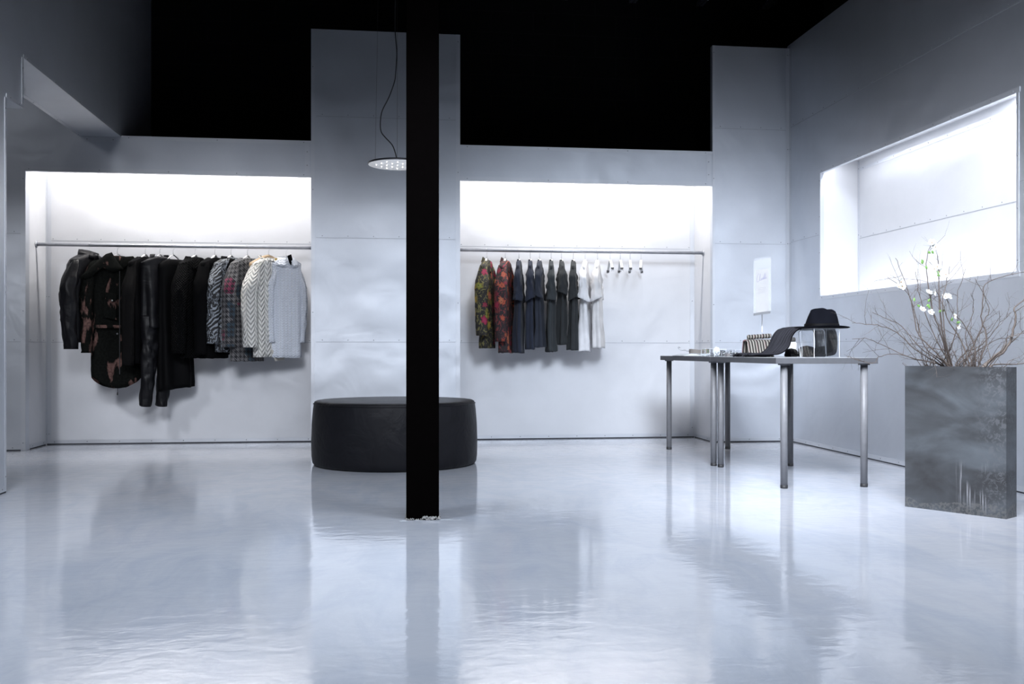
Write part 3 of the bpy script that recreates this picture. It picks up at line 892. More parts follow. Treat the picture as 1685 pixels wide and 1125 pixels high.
g = garment('camouflage_parka', 'long black parka with pinkish brown paint strokes and big hood, second on the left rail', 'coat', 193, 30, C['parka'], s=.215, hem=-1.175, wh=.20, sl=-.885,
    body=dict(seed=5, t_top=.06, t_hem=.075, fold=.012, nf=4, hem_curve=.10, neck=.07, waist=.012), slv=dict(seed=6, r0=(.05, .07), r1=(.036, .045), out=.025, wr=.012, fwd=-.04), sides=(-1, 1), group=LG, hlabel='white hanger inside the hooded camouflage parka', gy=-.03)
hood = dense([(-.30, -.285), (-.20, -.175), (-.10, -.085), (-.055, -.068), (-.02, -.13), (.035, -.205), (-.05, -.235), (-.14, -.205), (-.20, -.255), (-.24, -.30)], 4)
hm = Matrix.Translation((0, -.078, 0)) @ Matrix.Rotation(radians(-6), 4, 'Z')
inflate(hood, .035, hm).build('hood', C['parka'], g)
lap = dense([(.03, -.10), (.115, -.09), (.175, -.15), (.14, -.21), (.06, -.17), (.02, -.215), (.0, -.17)], 4)
inflate(lap, .014, Matrix.Translation((0, -.066, 0))).build('lapel', C['parka'], g)
pk = dense([(-.115, -.395), (-.02, -.405), (-.02, -.455), (-.06, -.485), (-.105, -.465)], 4)
f = inflate(pk, .006, Matrix.Translation((0, -.092, 0))).build('pocket_flap', C['parka'], g)
MB().sphere((-.06, -.099, -.462), .0075, 6).build('button', M['chrome'], f)
inflate(dense([(-.12, -.45), (-.02, -.45), (-.02, -.62), (-.12, -.60)], 4), .008, Matrix.Translation((0, -.082, 0))).build('pocket', C['parka'], g)
inflate(dense([(-.20, -.66), (.20, -.66), (.20, -.685), (-.20, -.685)], 6), .004, Matrix.Translation((0, -.088, 0))).build('waist_seam', C['parka'], g)
MB().sphere((-.02, -.098, -.73), .008, 6).build('button', M['chrome'], g)
MB().box((-.0015, -.096, -1.06), (.0015, -.088, -.22)).build('front_zip', M['grip'], g)
for x, z0, z1 in ((-.005, -1.09, -1.225), (.06, -1.06, -1.165)):
    d_ = MB().tube([(x, -.05, z0), (x + .002, -.05, (z0 + z1)/2), (x, -.05, z1)], .0016, 6).build('drawstring', C['black'], g)
    MB().tube([(x, -.05, z1 + .018), (x, -.05, z1 - .004)], .0045, 8).build('cord_end', M['rubber'], d_)

g = garment('knit_cardigan', 'black fine ribbed cardigan with deep neckline, third on the left rail', 'cardigan', 239, 63, C['black'], s=.185, hem=-.97, wh=.15, sl=-.985, slm=C['rib_knit'],
    body=dict(seed=8, t_top=.045, t_hem=.06, fold=.012, scoop=.07, neck=.075), slv=dict(seed=9, r0=(.045, .055), r1=(.04, .05), out=.02, wr=.007), group=LG, hlabel='white hanger inside the black ribbed cardigan')
# leather jumpsuit: legs instead of hem
x = rail_x(263)
g = thing('leather_jumpsuit', 'long black leather jumpsuit with two trouser legs, fourth on the left rail', 'jumpsuit', (x, RY - .02, RZ), radians(42), LG)
fin(torso(.16, -.68, .15, seed=12, t_top=.055, t_hem=.062, fold=.022, neck=.06, rows=44).build('body', C['leather'], g))
for sd, ze, xx in ((-1, -1.315, -.125), (1, -1.32, .02)):
    rings = []
    for j in range(41):
        u = j/40; z_ = -.58 + (ze + .58)*u
        rx = .078 - .030*u; ry = .056 - .014*u
        cx = (sd*.075)*(1 - u) + xx*u
        rings.append([(cx + (rx + .016*nz(cos(a)*2, sin(a)*2, z_*9, sd))*cos(a), (ry + .022*nz(cos(a)*2.4, sin(a)*2.4, z_*17, sd + 3))*sin(a) - .02*sin(pi*u), z_ + .01*sin(a)*u) for a in [2*pi*k/24 for k in range(24)]])
    fin(MB().loft(rings, cap0=True).build('trouser_leg', C['leather'], g))
for sd in (-1, 1):
    rings = []
    for j in range(7):
        u = j/6
        rings.append([(sd*(.06 + .03*u) + .018*cos(a), .03*sin(a) - .02*u, -.075 - .10*u) for a in [2*pi*k/12 for k in range(12)]])
    MB().loft(rings, cap0=True, cap1=True).build('strap', C['leather'], g)
put_hanger(x, radians(42), 'white hanger inside the black leather jumpsuit', 'hangers holding clothes')

g = garment('black_dress', 'long black sleeveless dress with slanting drape, fifth on the left rail', 'dress', 285, 40, C['black_silk'], s=.13, hem=-1.18, wh=.155, sides=(),
    body=dict(seed=15, t_top=.045, t_hem=.06, fold=.016, nf=6, neck=.085, zn=-.11, slope=.6, scoop=.05, lean=.03, hem_tilt=.08), group=LG, hlabel='white hanger above the slanting neckline of the black dress')
g = garment('quilted_coat', 'black quilted coat with large rolled collar, sixth on the left rail', 'coat', 321, 63, C['quilt_black'], s=.185, hem=-.93, wh=.175, sl=-.89,
    body=dict(seed=18, t_top=.055, t_hem=.065, fold=.008), slv=dict(seed=19, r0=(.055, .07), r1=(.046, .06), out=.022, wr=.008), group=LG, hlabel='white hanger inside the black quilted coat')
fin(collar(.085, .075, .45, .062, z=-.080, gap=18, drop=.03).build('collar', C['quilt_black'], g), .008)
g = garment('black_sweater', 'plain black crew neck sweater, seventh on the left rail', 'sweater', 353.5, 64, C['black'], s=.18, hem=-.93, wh=.16, sl=-.90,
    body=dict(seed=21, t_top=.045, t_hem=.055, fold=.008, scoop=.03, neck=.07), slv=dict(seed=22, out=.015), group=LG, hlabel='white hanger inside the plain black sweater')
g = garment('printed_jacket', 'jacket with black and white brush stroke print and black hood, eighth on the left rail', 'jacket', 380, 54, C['brush'], s=.18, hem=-.88, wh=.155, sl=-.81,
    body=dict(seed=25, t_top=.05, t_hem=.055, fold=.010), slv=dict(seed=26, r0=(.052, .07), r1=(.044, .055), out=.03, wr=.008), group=LG, hlabel='white hanger inside the black and white printed jacket')
fin(collar(.085, .07, .35, .06, z=-.075, gap=20, drop=.03).build('hood', C['black'], g), .008)
g = garment('houndstooth_coat', 'houndstooth coat in black, grey, blue and raspberry, ninth on the left rail', 'coat', 407, 54, C['hounds'], s=.185, hem=-.955, wh=.18, sl=-.84,
    body=dict(seed=28, t_top=.05, t_hem=.06, fold=.006, scoop=.10, neck=.07), slv=dict(seed=29, r0=(.050, .07), r1=(.044, .058), out=.03, wr=.006), group=LG, hlabel='white hanger inside the houndstooth coat')
fin(collar(.078, .035, .25, .055, z=-.088, gap=22, drop=.08).build('collar', C['hounds'], g), .004)
MB().box((-.035, -.012, -.205), (.035, -.010, -.12)).build('label_patch', M['white_plastic'], g)
MB().box((-.002, -.075, -.93), (.002, -.066, -.24)).build('front_edge', C['black'], g)
# ivory quilted jacket on a wooden hanger
x = rail_x(442)
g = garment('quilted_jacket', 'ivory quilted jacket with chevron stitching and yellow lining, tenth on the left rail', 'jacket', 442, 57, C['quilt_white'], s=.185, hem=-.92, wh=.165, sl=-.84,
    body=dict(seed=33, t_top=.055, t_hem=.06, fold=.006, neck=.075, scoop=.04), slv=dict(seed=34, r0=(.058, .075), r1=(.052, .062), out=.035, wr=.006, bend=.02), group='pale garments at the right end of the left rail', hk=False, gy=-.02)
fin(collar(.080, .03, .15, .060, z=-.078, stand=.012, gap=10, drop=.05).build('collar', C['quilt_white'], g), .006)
inflate(dense([(.0, -.10), (.04, -.09), (.09, -.16), (.08, -.25), (.035, -.30), (.02, -.22)], 4), .008, Matrix.Translation((0, -.068, 0))).build('lining', C['yellow'], g)
inflate(dense([(-.04, -.86), (.14, -.84), (.13, -.945), (.01, -.955)], 5), .012, Matrix.Translation((0, -.062, 0))).build('hem_lining', C['ivory'], g)
wh_ = make_hanger('wood'); wh_.location = (x, RY, RZ); wh_.rotation_euler = (0, 0, radians(48))
tag(wh_, 'broad pale wooden hanger carrying the ivory quilted jacket', 'hanger')
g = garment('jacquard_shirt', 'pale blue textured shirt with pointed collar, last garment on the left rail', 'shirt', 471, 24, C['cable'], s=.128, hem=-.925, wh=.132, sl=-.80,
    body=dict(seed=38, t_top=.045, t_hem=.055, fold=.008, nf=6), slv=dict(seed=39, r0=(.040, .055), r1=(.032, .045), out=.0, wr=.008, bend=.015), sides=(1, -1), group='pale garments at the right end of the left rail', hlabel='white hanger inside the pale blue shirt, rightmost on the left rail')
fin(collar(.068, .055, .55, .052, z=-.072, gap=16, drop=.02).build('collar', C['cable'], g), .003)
inflate(dense([(-.012, -.075), (.022, -.06), (.034, -.10), (.02, -.155), (.004, -.13)], 4), .006, Matrix.Translation((0, -.062, 0))).build('dark_neck_lining', C['black'], g)
for k in range(6): MB().sphere((.028, -.062, -.22 - k*.11), .005, 5).build('button', M['white_plastic'], g)

# --- right rail
BG = 'floral blazers on the right rail'
for px, ml, hem, sl_, lab, hl, sd_ in ((801, 'floral_y', -.845, -.74, 'black tapestry blazer with large yellow and magenta flowers, leftmost on the right rail', 'white hanger inside the yellow floral blazer', 41),
                                  (831.5, 'floral_r', -.885, -.79, 'black tapestry blazer with orange and red flowers, second on the right rail', 'white hanger inside the red floral blazer', 45)):
    g = garment('floral_blazer', lab, 'blazer', px, 72, C[ml], s=.175, hem=hem, wh=.15, sl=sl_, body=dict(seed=sd_, t_top=.034, t_hem=.055, fold=.008, neck=.055), slv=dict(seed=sd_+1, r0=(.046, .06), r1=(.042, .05), out=.030, wr=.006, bend=.02), group=BG, hlabel=hl, gy=-.02)
    fin(collar(.055, .04, .35, .032, z=-.058, gap=24, drop=.09).build('collar', C[ml], g), .004)
    MB().sphere((.01, -.062, -.46), .008, 6).build('button', C['black'], g)
TG = 'T-shirts on the right rail'
tees = [(855, 'navy', -.885, -.44, 68, 'dark navy T-shirt, first of the T-shirts after the floral blazers'),
        (873.5, 'navy', -.855, -.43, 70, 'dark navy T-shirt, second of the T-shirts after the floral blazers'),
        (889, 'slate', -.835, -.41, 66, 'slate blue T-shirt, third in the row, lighter folded sleeve'),
        (908, 'grey', -.875, -.435, 70, 'grey green T-shirt with rolled sleeve, fourth in the row'),
        (925, 'charcoal', -.815, -.38, 72, 'short charcoal T-shirt with rolled sleeve, fifth in the row'),
        (944.5, 'charcoal', -.86, -.425, 66, 'charcoal T-shirt, the last dark one before the white T-shirts'),
        (964, 'white_tee', -.875, -.43, 62, 'bright white T-shirt, next to the last dark T-shirt'),
        (984, 'cream_tee', -.845, -.43, 64, 'soft white T-shirt, last one before the bare hangers')]
words_ = ['first', 'second', 'third', 'fourth', 'fifth', 'sixth', 'white', 'last']
for i, (px, ml, hem, sl_, th, lab) in enumerate(tees):
    wide = .010 if 'white' in ml or 'cream' in ml else 0
    g = garment('t_shirt', lab, 'T-shirt', px - 1, th + 11, C[ml], s=.165, hem=hem, wh=.150, sl=sl_, group=TG,
        body=dict(seed=50 + i*3, t_top=.019, t_hem=.036 + .005*((i*7) % 3)/2 + wide*.6, fold=.022, nf=4 + i % 3, neck=.05, zn=-.085, hem_tilt=.03*((i % 3) - 1), rows=44),
        slv=dict(seed=51 + i*3, r0=(.030, .024), r1=(.050, .040 + wide), out=.018, zs=-.150, rows=16, wr=.013, hem_tilt=.45*(-1 if i % 2 else 1) if i not in (0, 3) else .15, flat=1), hlabel='white hanger inside the %s' % ('%s T-shirt of the row on the right rail' % (words_[i] if i < 6 else 'bright white' if i == 6 else 'soft white')))
    fin(MB().loft([[(.053*q*cos(a), (.017 if i else .017)*q*sin(a), zz - (.012 if sin(a) < 0 else 0)) for a in [2*pi*k/24 for k in range(24)]] for q, zz in ((.96, -.078), (1.04, -.080), (1.10, -.094))]).build('neckband', C[ml], g), .003)
    tag_m = MB().box((-.004, -.001, -.11), (.006, .0005, -.085)); tag_m.build('neck_label', M['white_plastic'], g)
# bare hangers
for px, th, lab in ((1004, 84, 'bare white hanger nearest the white T-shirts'), (1021, 81, 'second bare white hanger beyond the white T-shirts'), (1037, 77.5, 'third bare white hanger beyond the white T-shirts'), (1055, 73.5, 'bare white hanger farthest right on the rail')):
    put_hanger(rail_x(px), radians(th), lab, 'bare hangers')

# ------------------------------------------------------------------ planter
A = Vector((2.620, 4.728)); Bv = Vector((2.893, 4.309))
uL = (Bv - A); LW = uL.length; uL.normalize(); wN = Vector((-uL.y, uL.x))
if wN.x < 0: wN = -wN
PDp = 0.112; PH = .713
ang = math.atan2(uL.y, uL.x)
def galv():
    t = NT('weathered_zinc'); w = t.coord('Object')
    big = t.noise(t.coord('Object', rot=(0, radians(-42), 0), scale=(1.1, 1, 2.6)), 2.2, 4, .5, .5)
    sp_ = t.new('ShaderNodeTexVoronoi'); t.l.new(t.coord('Object'), sp_.inputs['Vector']); sp_.inputs['Scale'].default_value = 26
    fl = t.noise(w, 38, 6, .7, 1.0)
    c1 = t.ramp(big, [(.32, (.034, .033, .034)), (.5, (.062, .066, .071)), (.68, (.11, .122, .135))])
    sx = t.new('ShaderNodeSeparateXYZ'); t.l.new(w, sx.inputs[0])
    right = t.math('MULTIPLY', t.math('SMOOTH_MIN', t.math('MAXIMUM', t.math('MULTIPLY', t.math('SUBTRACT', sx.outputs[0], .08), 8), 0.0), 1.0, .2), 1.0)
    fm = t.math('MULTIPLY', t.ramp(fl, [(.50, (0, 0, 0)), (.56, (1, 1, 1))]), right)
    c2 = t.mix(t.math('MULTIPLY', fm, .6), c1, (.125, .13, .14))
    # white drips near the lower right and a crust along the foot
    st = t.noise(t.coord('Object', scale=(150, 150, 3.5)), 1, 2)
    sn = t.noise(w, 8, 2); sn2 = t.noise(t.coord('Object', scale=(9, 9, 4), loc=(3, 0, 0)), 1, 2)
    def bandm(v, a, b, c, d):
        return t.ramp(v, [(0, (0, 0, 0)), (a, (0, 0, 0)), (b, (1, 1, 1)), (c, (1, 1, 1)), (d, (0, 0, 0))])
    zz = t.math('ADD', sx.outputs[2], t.math('MULTIPLY', t.math('SUBTRACT', sn, .5), .20))
    lowr = t.math('MULTIPLY', bandm(t.math('ADD', sx.outputs[0], .5), .50, .55, .66, .69), bandm(zz, .05, .09, .20, .27))
    drip = t.math('MULTIPLY', t.math('MULTIPLY', t.ramp(st, [(.54, (0, 0, 0)), (.60, (1, 1, 1))]), lowr), t.ramp(sn2, [(.40, (0, 0, 0)), (.50, (1, 1, 1))]))
    c3 = t.mix(t.math('MULTIPLY', drip, .6), c2, (.36, .36, .38))
    foot = t.math('MULTIPLY', t.math('LESS_THAN', sx.outputs[2], t.math('MULTIPLY_ADD', sn, .10, -.005)), t.ramp(t.noise(w, 70, 3), [(.45, (0, 0, 0)), (.55, (1, 1, 1))]))
    c4 = t.mix(t.math('MULTIPLY', foot, .5), c3, (.15, .147, .14))
    t.set(base=c4, rough=t.ramp(fl, [(.4, (.42,)*3), (.6, (.55,)*3)]), metal=.45, normal=t.bump(fl, .12, .002))
    return t.m
M['zinc'] = galv()
pc = (A + Bv)/2 + wN*PDp/2
pt = thing('tall_planter', 'tall slim weathered zinc planter standing on the floor in front of the right wall', 'planter', (pc.x, pc.y, 0), ang)
hw_, hd_ = LW/2, PDp/2; th_ = .006
body = MB()
body.box((-hw_, -hd_, 0), (hw_, -hd_ + th_, PH)).box((-hw_, hd_ - th_, 0), (hw_, hd_, PH)).box((-hw_, -hd_ + th_, 0), (-hw_ + th_, hd_ - th_, PH)).box((hw_ - th_, -hd_ + th_, 0), (hw_, hd_ - th_, PH)).box((-hw_ + th_, -hd_ + th_, 0), (hw_ - th_, hd_ - th_, .01))
body.build('shell', M['zinc'], pt)
soil = MB()
ns = 26
soil.loft([[(-hw_ + th_ + (2*hw_ - 2*th_)*i/ns, y, .66 + .008*nz(i*.7, y*30, 0)) for i in range(ns + 1)] for y in (-hd_ + th_, -.02, 0, .02, hd_ - th_)], closed=False)
soil.build('soil', plain('dark_soil', (.03, .025, .02), .95), pt)

# ------------------------------------------------------------------ branches
def barkm(name, base):
    t = NT(name); f = t.noise(t.coord('Object', scale=(1, 1, .3)), 120, 3)
    t.set(base=t.ramp(f, [(.3, tuple(c*.6 for c in base)), (.7, base)]), rough=.8, normal=t.bump(f, .4, .002)); return t.m
M['bark'] = barkm('brown_bark', (.085, .065, .055))
M['bark_grey'] = barkm('grey_bark', (.13, .105, .09))
M['petal'] = plain('white_petal', (.58, .59, .57), .6)
M['pistil'] = plain('brown_flower_centre', (.22, .13, .05), .8)
M['leaf'] = plain('fresh_green_leaf', (.09, .19, .04), .6)
PC = Vector((pc.x, pc.y, 0))
Dc = PC.x*SA + PC.y*CA
br = random.Random(21)
def twig_mesh(mb, p, d, L, r, depth, rnd):
    n = 4; pts = [p]; rs = [r]; dd = d.normalized()
    for i in range(n):
        dd = (dd + Vector((rnd.gauss(0, .16), rnd.gauss(0, .16), rnd.gauss(0.03, .14)))).normalized()
        pts.append(pts[-1] + dd*L/n); rs.append(r*(1 - .5*(i+1)/n))
    mb.tube(pts, rs, 4 if depth else 5)
    mb.sphere(pts[-1], rs[-1]*1.9, 3)
    if depth < 2:
        for i in range(1, n + 1):
            if rnd.random() < (.55 if depth == 0 else .3):
                side = Vector((rnd.gauss(0, 1), rnd.gauss(0, .8), rnd.gauss(.2, .8))).normalized()
                twig_mesh(mb, pts[i], dd*.8 + side*.75, L*rnd.uniform(.35, .6), rs[i]*.65, depth + 1, rnd)
FL = []
def branch(pix, r0, label, mat='bark', twigs=6, dj=0.0, tl=.14, r1=.0012, spread=1.0):
    k = len(pix); pts = []; r0 *= .8
    d0 = Dc + br.uniform(-.02, .02)
    for i, (px, py) in enumerate(pix):
        u = i/(k - 1)
        pts.append(PD(px, py, d0 + dj*u + br.uniform(-.02, .02)*u))
    # root it inside the planter
    root = pts[0].copy(); lo = root - PC; s_ = lo.x*uL.x + lo.y*uL.y
    s_ = max(-hw_ + .03, min(hw_ - .03, s_)); root = PC + Vector((uL.x*s_, uL.y*s_, 0)); root.z = .64
    rim = PC + Vector((uL.x*s_, uL.y*s_, PH + .004))
    pts = [root, rim] + pts[1:]
    sp_ = smooth_path(pts, 6)
    rs = [r0*(1 - u) + r1*u for u in [i/(len(sp_) - 1) for i in range(len(sp_))]]
    rs = [r*(1 + .12*nz(i*.9, r0*900, 0)) for i, r in enumerate(rs)]
    base_ = root.copy()
    o = thing('bare_branch', label, 'branch', tuple(base_), 0, 'cut branches in the zinc planter')
    sp_ = [p + Vector((nz(i*.5, 3, k), nz(i*.5, 9, k), nz(i*.5, 14, k)))*.006*min(1, i/6) - base_ for i, p in enumerate(sp_)]
    MB().tube(sp_, rs, 7).build('stem', M[mat], o)
    for q in range(twigs):
        i = int(len(sp_)*(.28 + .70*(q + br.random()*.6)/twigs)); i = min(len(sp_) - 2, i)
        dr = (sp_[i+1] - sp_[i-1]).normalized()
        side = Vector((br.gauss(0, 1), br.gauss(0, .35), br.gauss(.35, .7))).normalized()*spread
        tw = MB(); twig_mesh(tw, sp_[i], dr*.8 + side*.9, tl*br.uniform(.5, 1.2), max(.0011, rs[i]*.5), 0, br); tw.build('twig', M[mat], o)

    return o, sp_, base_
W = lambda x, y: (1380 + x/2.249, 380 + y/2.25)     # from the enlarged view
BR = [
 ([(330,500),(285,440),(215,375),(150,350),(110,345),(50,340)], .0045, 'thin arching branch reaching farthest left towards the table', 8, -.03),
 ([(345,500),(300,430),(230,350),(165,320),(125,300)], .004, 'thin branch leaning left just above the farthest left one', 6, .02),
 ([(385,500),(350,440),(295,380),(272,280),(250,200),(210,100)], .006, 'tall branch leaning left with a white blossom at its shoulder', 7, 0),
 ([(375,500),(320,430),(290,330),(255,230),(180,170)], .0045, 'slender branch fanning up and left beside the blossom branch', 6, .04),
 ([(386,500),(384,400),(350,300),(330,190),(325,110),(340,50)], .006, 'tallest branch, ending in two white blossoms', 6, 0),
 ([(387,500),(385,380),(372,260),(370,170),(366,90)], .007, 'straight upright branch in the centre with a blossom cluster', 7, .02),
 ([(400,500),(395,400),(385,260),(400,190),(412,130)], .005, 'upright branch just right of centre', 6, -.03),
 ([(400,500),(370,420),(330,330),(300,240),(285,150)], .0045, 'upright branch left of centre crossing behind the others', 6, .05),
 ([(350,500),(420,420),(440,330),(440,240),(470,140)], .0045, 'branch bending right from the left side of the planter', 6, .03),
 ([(500,500),(450,400),(405,330),(385,270),(360,220)], .0055, 'branch leaning left from the middle of the planter', 6, -.02),
 ([(530,500),(500,420),(460,340),(420,300),(395,240)], .005, 'branch crossing left from the right half of the planter', 6, .03),
 ([(480,500),(510,400),(540,330),(555,280),(505,175)], .005, 'branch forking up right of centre', 6, .0),
 ([(552,500),(548,400),(530,330),(535,240),(545,195),(620,165),(700,150)], .0055, 'branch rising then sweeping right under the lit recess', 6, .04),
 ([(585,500),(615,440),(645,375),(655,310),(650,285),(690,250),(720,200)], .0115, 'thickest grey branch at the right edge', 3, 0),
 ([(596,500),(612,430),(625,395),(660,385),(700,372)], .006, 'grey branch under the thickest one, heading right', 4, -.05),
 ([(620,500),(650,493),(700,488),(740,486)], .0055, 'grey branch lying almost level out to the right', 3, -.03),
 ([(350,500),(290,475),(215,455),(150,465),(125,490),(30,465)], .0035, 'lowest twiggy branch hanging over the table corner', 6, -.05),
 ([(340,500),(270,470),(180,430),(110,400),(50,400)], .0035, 'low branch running left under the arching ones', 6, .02),
 ([(430,500),(470,450),(530,420),(590,350),(640,300)], .0045, 'branch slanting right across the planter', 6, .03),
 ([(510,500),(480,440),(470,380),(500,290),(490,230)], .004, 'thin branch wandering upward right of centre', 6, -.04),
 ([(450,500),(520,440),(590,400),(650,400)], .004, 'low branch pointing right across the thick one', 5, .05),
]
bo = []
for pix, r, lab, tw, dj in BR:
    thick = r > .0055 and 'grey' in lab
    bo.append(branch([W(*p) for p in pix], r, lab, 'bark_grey' if 'grey' in lab else 'bark', tw, dj))
tg = MB()
# short tangled twigs at the rim, one object nobody could count
tr = random.Random(5)
for i in range(46):
    s_ = tr.uniform(-.2, .19); p0 = Vector((uL.x*s_, uL.y*s_, .66)) + PC
    twig_mesh(tg, p0 - PC, Vector((tr.gauss(0, .6), tr.gauss(0, .3), 1)), tr.uniform(.10, .24), .0022, 0, tr)
o = tg.build('twig_tangle', M['bark'], None); o.location = PC
tag(o, 'low tangle of thin brown twigs filling the mouth of the zinc planter', 'twigs', None, 'stuff')

# blossoms and leaves
def blossom(par, base_, px, py, r=.016, D=None, seed=0):
    p = PD(px, py, (D or Dc) - .02) - base_
    rd_ = random.Random(seed); o = None
    mb = MB()
    tilt = Matrix.Rotation(radians(70 + rd_.uniform(-30, 20)), 4, 'X') @ Matrix.Rotation(rd_.uniform(0, 6), 4, 'Z')
    tilt = Matrix.Rotation(rd_.uniform(-.7, .7), 4, 'Z') @ tilt
    for q in range(6):
        a = q*pi/3 + rd_.uniform(-.15, .15); rings = []
        for j in range(5):
            u = j/4; w = r*.48*sin(pi*(.12 + .8*u)); rr = r*(.12 + 1.0*u); zz = r*(.12 + .45*u*u + rd_.uniform(-.04, .04))
            rings.append([tilt @ Vector((rr*cos(a) - v*w*sin(a), rr*sin(a) + v*w*cos(a), zz + .25*w*v*v)) + p for v in (-1, -.4, .4, 1)])
        mb.loft(rings, closed=False)
    o = mb.build('blossom', M['petal'], par)
    c = MB().sphere(p + tilt @ Vector((0, 0, r*.2)), r*.2, 5); c.build('flower_centre', M['pistil'], o)
def leaf(par, base_, px, py, L=.016, seed=0):
    p = PD(px, py, Dc - .03) - base_; rd_ = random.Random(seed)
    d = Vector((rd_.gauss(0, 1), rd_.gauss(0, .2), rd_.gauss(0, 1))).normalized(); s_ = d.cross(Vector((0, 1, 0))).normalized()
    rings = [[p + d*L*u + s_*v*L*.32*sin(pi*min(.98, u + .02)) + Vector((0, .15*L*abs(v), 0)) for v in (-1, 0, 1)] for u in (0, .25, .5, .75, 1)]
    MB().loft(rings, closed=False).build('leaf', M['leaf'], par)
B3 = lambda x, y: (1450 + x/7.5, 390 + y/7.5)
for bi, items in ((2, ((240, 555), (215, 620), (265, 610))), (4, ((628, 72), (672, 125))), (5, ((685, 370), (655, 400), (710, 425), (795, 465))), (6, ((790, 740), (825, 735), (640, 680))), (9, ((500, 900), (580, 690))), (11, ((935, 1095), (890, 970), (600, 930)))):
    o, _, b_ = bo[bi]
    for i, (x, y) in enumerate(items):
        px, py = B3(x, y); blossom(o, b_, px, py, .0165, seed=bi*10 + i)
for bi, items in ((4, ((625, 165), (617, 200), (520, 335), (552, 350), (500, 275))), (5, ((735, 470), (720, 455))), (7, ((580, 800), (600, 830), (415, 795), (445, 835))), (6, ((745, 900), (750, 915))), (9, ((610, 880),)), (11, ((930, 1060), (875, 1040)))):
    o, _, b_ = bo[bi]
    for i, (x, y) in enumerate(items):
        px, py = B3(x, y); leaf(o, b_, px, py, .020, bi*7 + i)
# ------------------------------------------------------------------ things on the tables
def clearm(name, tint, fac):
    t = NT(name); t.n.remove(t.b)
    tr_ = t.new('ShaderNodeBsdfTransparent'); tr_.inputs[0].default_value = (*tint, 1)
    gl = t.new('ShaderNodeBsdfGlossy'); gl.inputs['Roughness'].default_value = .04; gl.inputs['Color'].default_value = (1, 1, 1, 1)
    lw = t.new('ShaderNodeLayerWeight'); lw.inputs[0].default_value = .25
    f = t.math('MULTIPLY_ADD', lw.outputs['Facing'], .25, fac)
    mx = t.new('ShaderNodeMixShader'); t.l.new(f, mx.inputs[0]); t.l.new(tr_.outputs[0], mx.inputs[1]); t.l.new(gl.outputs[0], mx.inputs[2])
    t.l.new(mx.outputs[0], t.n['Material Output'].inputs[0]); return t.m
M['sheet'] = clearm('clear_acrylic_sheet', (.985, .99, .995), .015)
M['film'] = clearm('crinkled_clear_film', (.97, .98, .99), .10)
def filmm():
    t = NT('clear_plastic_sleeve'); t.n.remove(t.b)
    a = t.new('ShaderNodeBsdfTransparent'); d = t.new('ShaderNodeBsdfDiffuse'); d.inputs[0].default_value = (.85, .86, .88, 1)
    mx = t.new('ShaderNodeMixShader'); mx.inputs[0].default_value = .06; t.l.new(a.outputs[0], mx.inputs[1]); t.l.new(d.outputs[0], mx.inputs[2])
    t.l.new(mx.outputs[0], t.n['Material Output'].inputs[0]); return t.m
M['sleeve'] = filmm()
M['sheet_edge'] = plain('frosted_acrylic_edge', (.74, .77, .82), .35)
TZ = .7502
def acrylic_box(label, x0, x1, y0, y1, h, lid=True, group=None, name='acrylic_riser', ez=.003, cat='display stand'):
    cx, cy = (x0 + x1)/2, (y0 + y1)/2
    g = thing(name, label, cat, (cx, cy, TZ), 0, group)
    a, b = (x1 - x0)/2, (y1 - y0)/2
    m = MB().box((-a, -b, 0), (a, -b + ez, h)).box((-a, b - ez, 0), (a, b, h)).box((-a, -b + ez, 0), (-a + ez, b - ez, h)).box((a - ez, -b + ez, 0), (a, b - ez, h))
    m.build('side_panel', M['sheet'], g)
    if lid: MB().box((-a, -b, h), (a, b, h + ez)).build('top_panel', M['sheet'], g)
    else: MB().box((-a + ez, -b + ez, 0.0002), (a - ez, b - ez, ez)).build('bottom_panel', M['sheet'], g)
    e = MB(); q = .0012
    for sx in (-a, a):
        for sy in (-b, b): e.box((sx - q, sy - q, 0), (sx + q, sy + q, h))
    for sy in (-b, b): e.box((-a, sy - q*.7, h - q*.7), (a, sy + q*.7, h + q*.7))
    for sx in (-a, a): e.box((sx - q*.7, -b, h - q*.7), (sx + q*.7, b, h + q*.7))
    e.build('polished_edge', M['sheet_edge'], g)
    return g
acrylic_box('clear acrylic box riser carrying the black hat', 2.600, 2.762, 5.755, 5.935, .176)
# U shaped riser
g = thing('acrylic_riser', 'bent clear acrylic riser under the charcoal scarf, beside the hat box', 'display stand', (2.69, 6.06, TZ))
def bent(y0, y1, t, m, nm):
    pts = [(-.078, 0), (-.090, .155), (-.084, .168), (-.074, .172), (.072, .176), (.082, .172), (.087, .160), (.098, 0)]
    inn = [(-.078 + t, 0), (-.090 + t, .153), (-.084 + t*.7, .162), (-.074 + t*.3, .172 - t), (.072 - t*.3, .176 - t), (.082 - t*.7, .168), (.087 - t, .158), (.098 - t, 0)]
    MB().loft([[(x, y0, z) for x, z in pts + inn[::-1]], [(x, y1, z) for x, z in pts + inn[::-1]]], cap0=True, cap1=True, smooth=False).build(nm, m, g)
bent(-.07, .07, .004, M['sheet'], 'bent_sheet')
bent(-.0725, -.0702, .005, M['sheet_edge'], 'polished_edge')

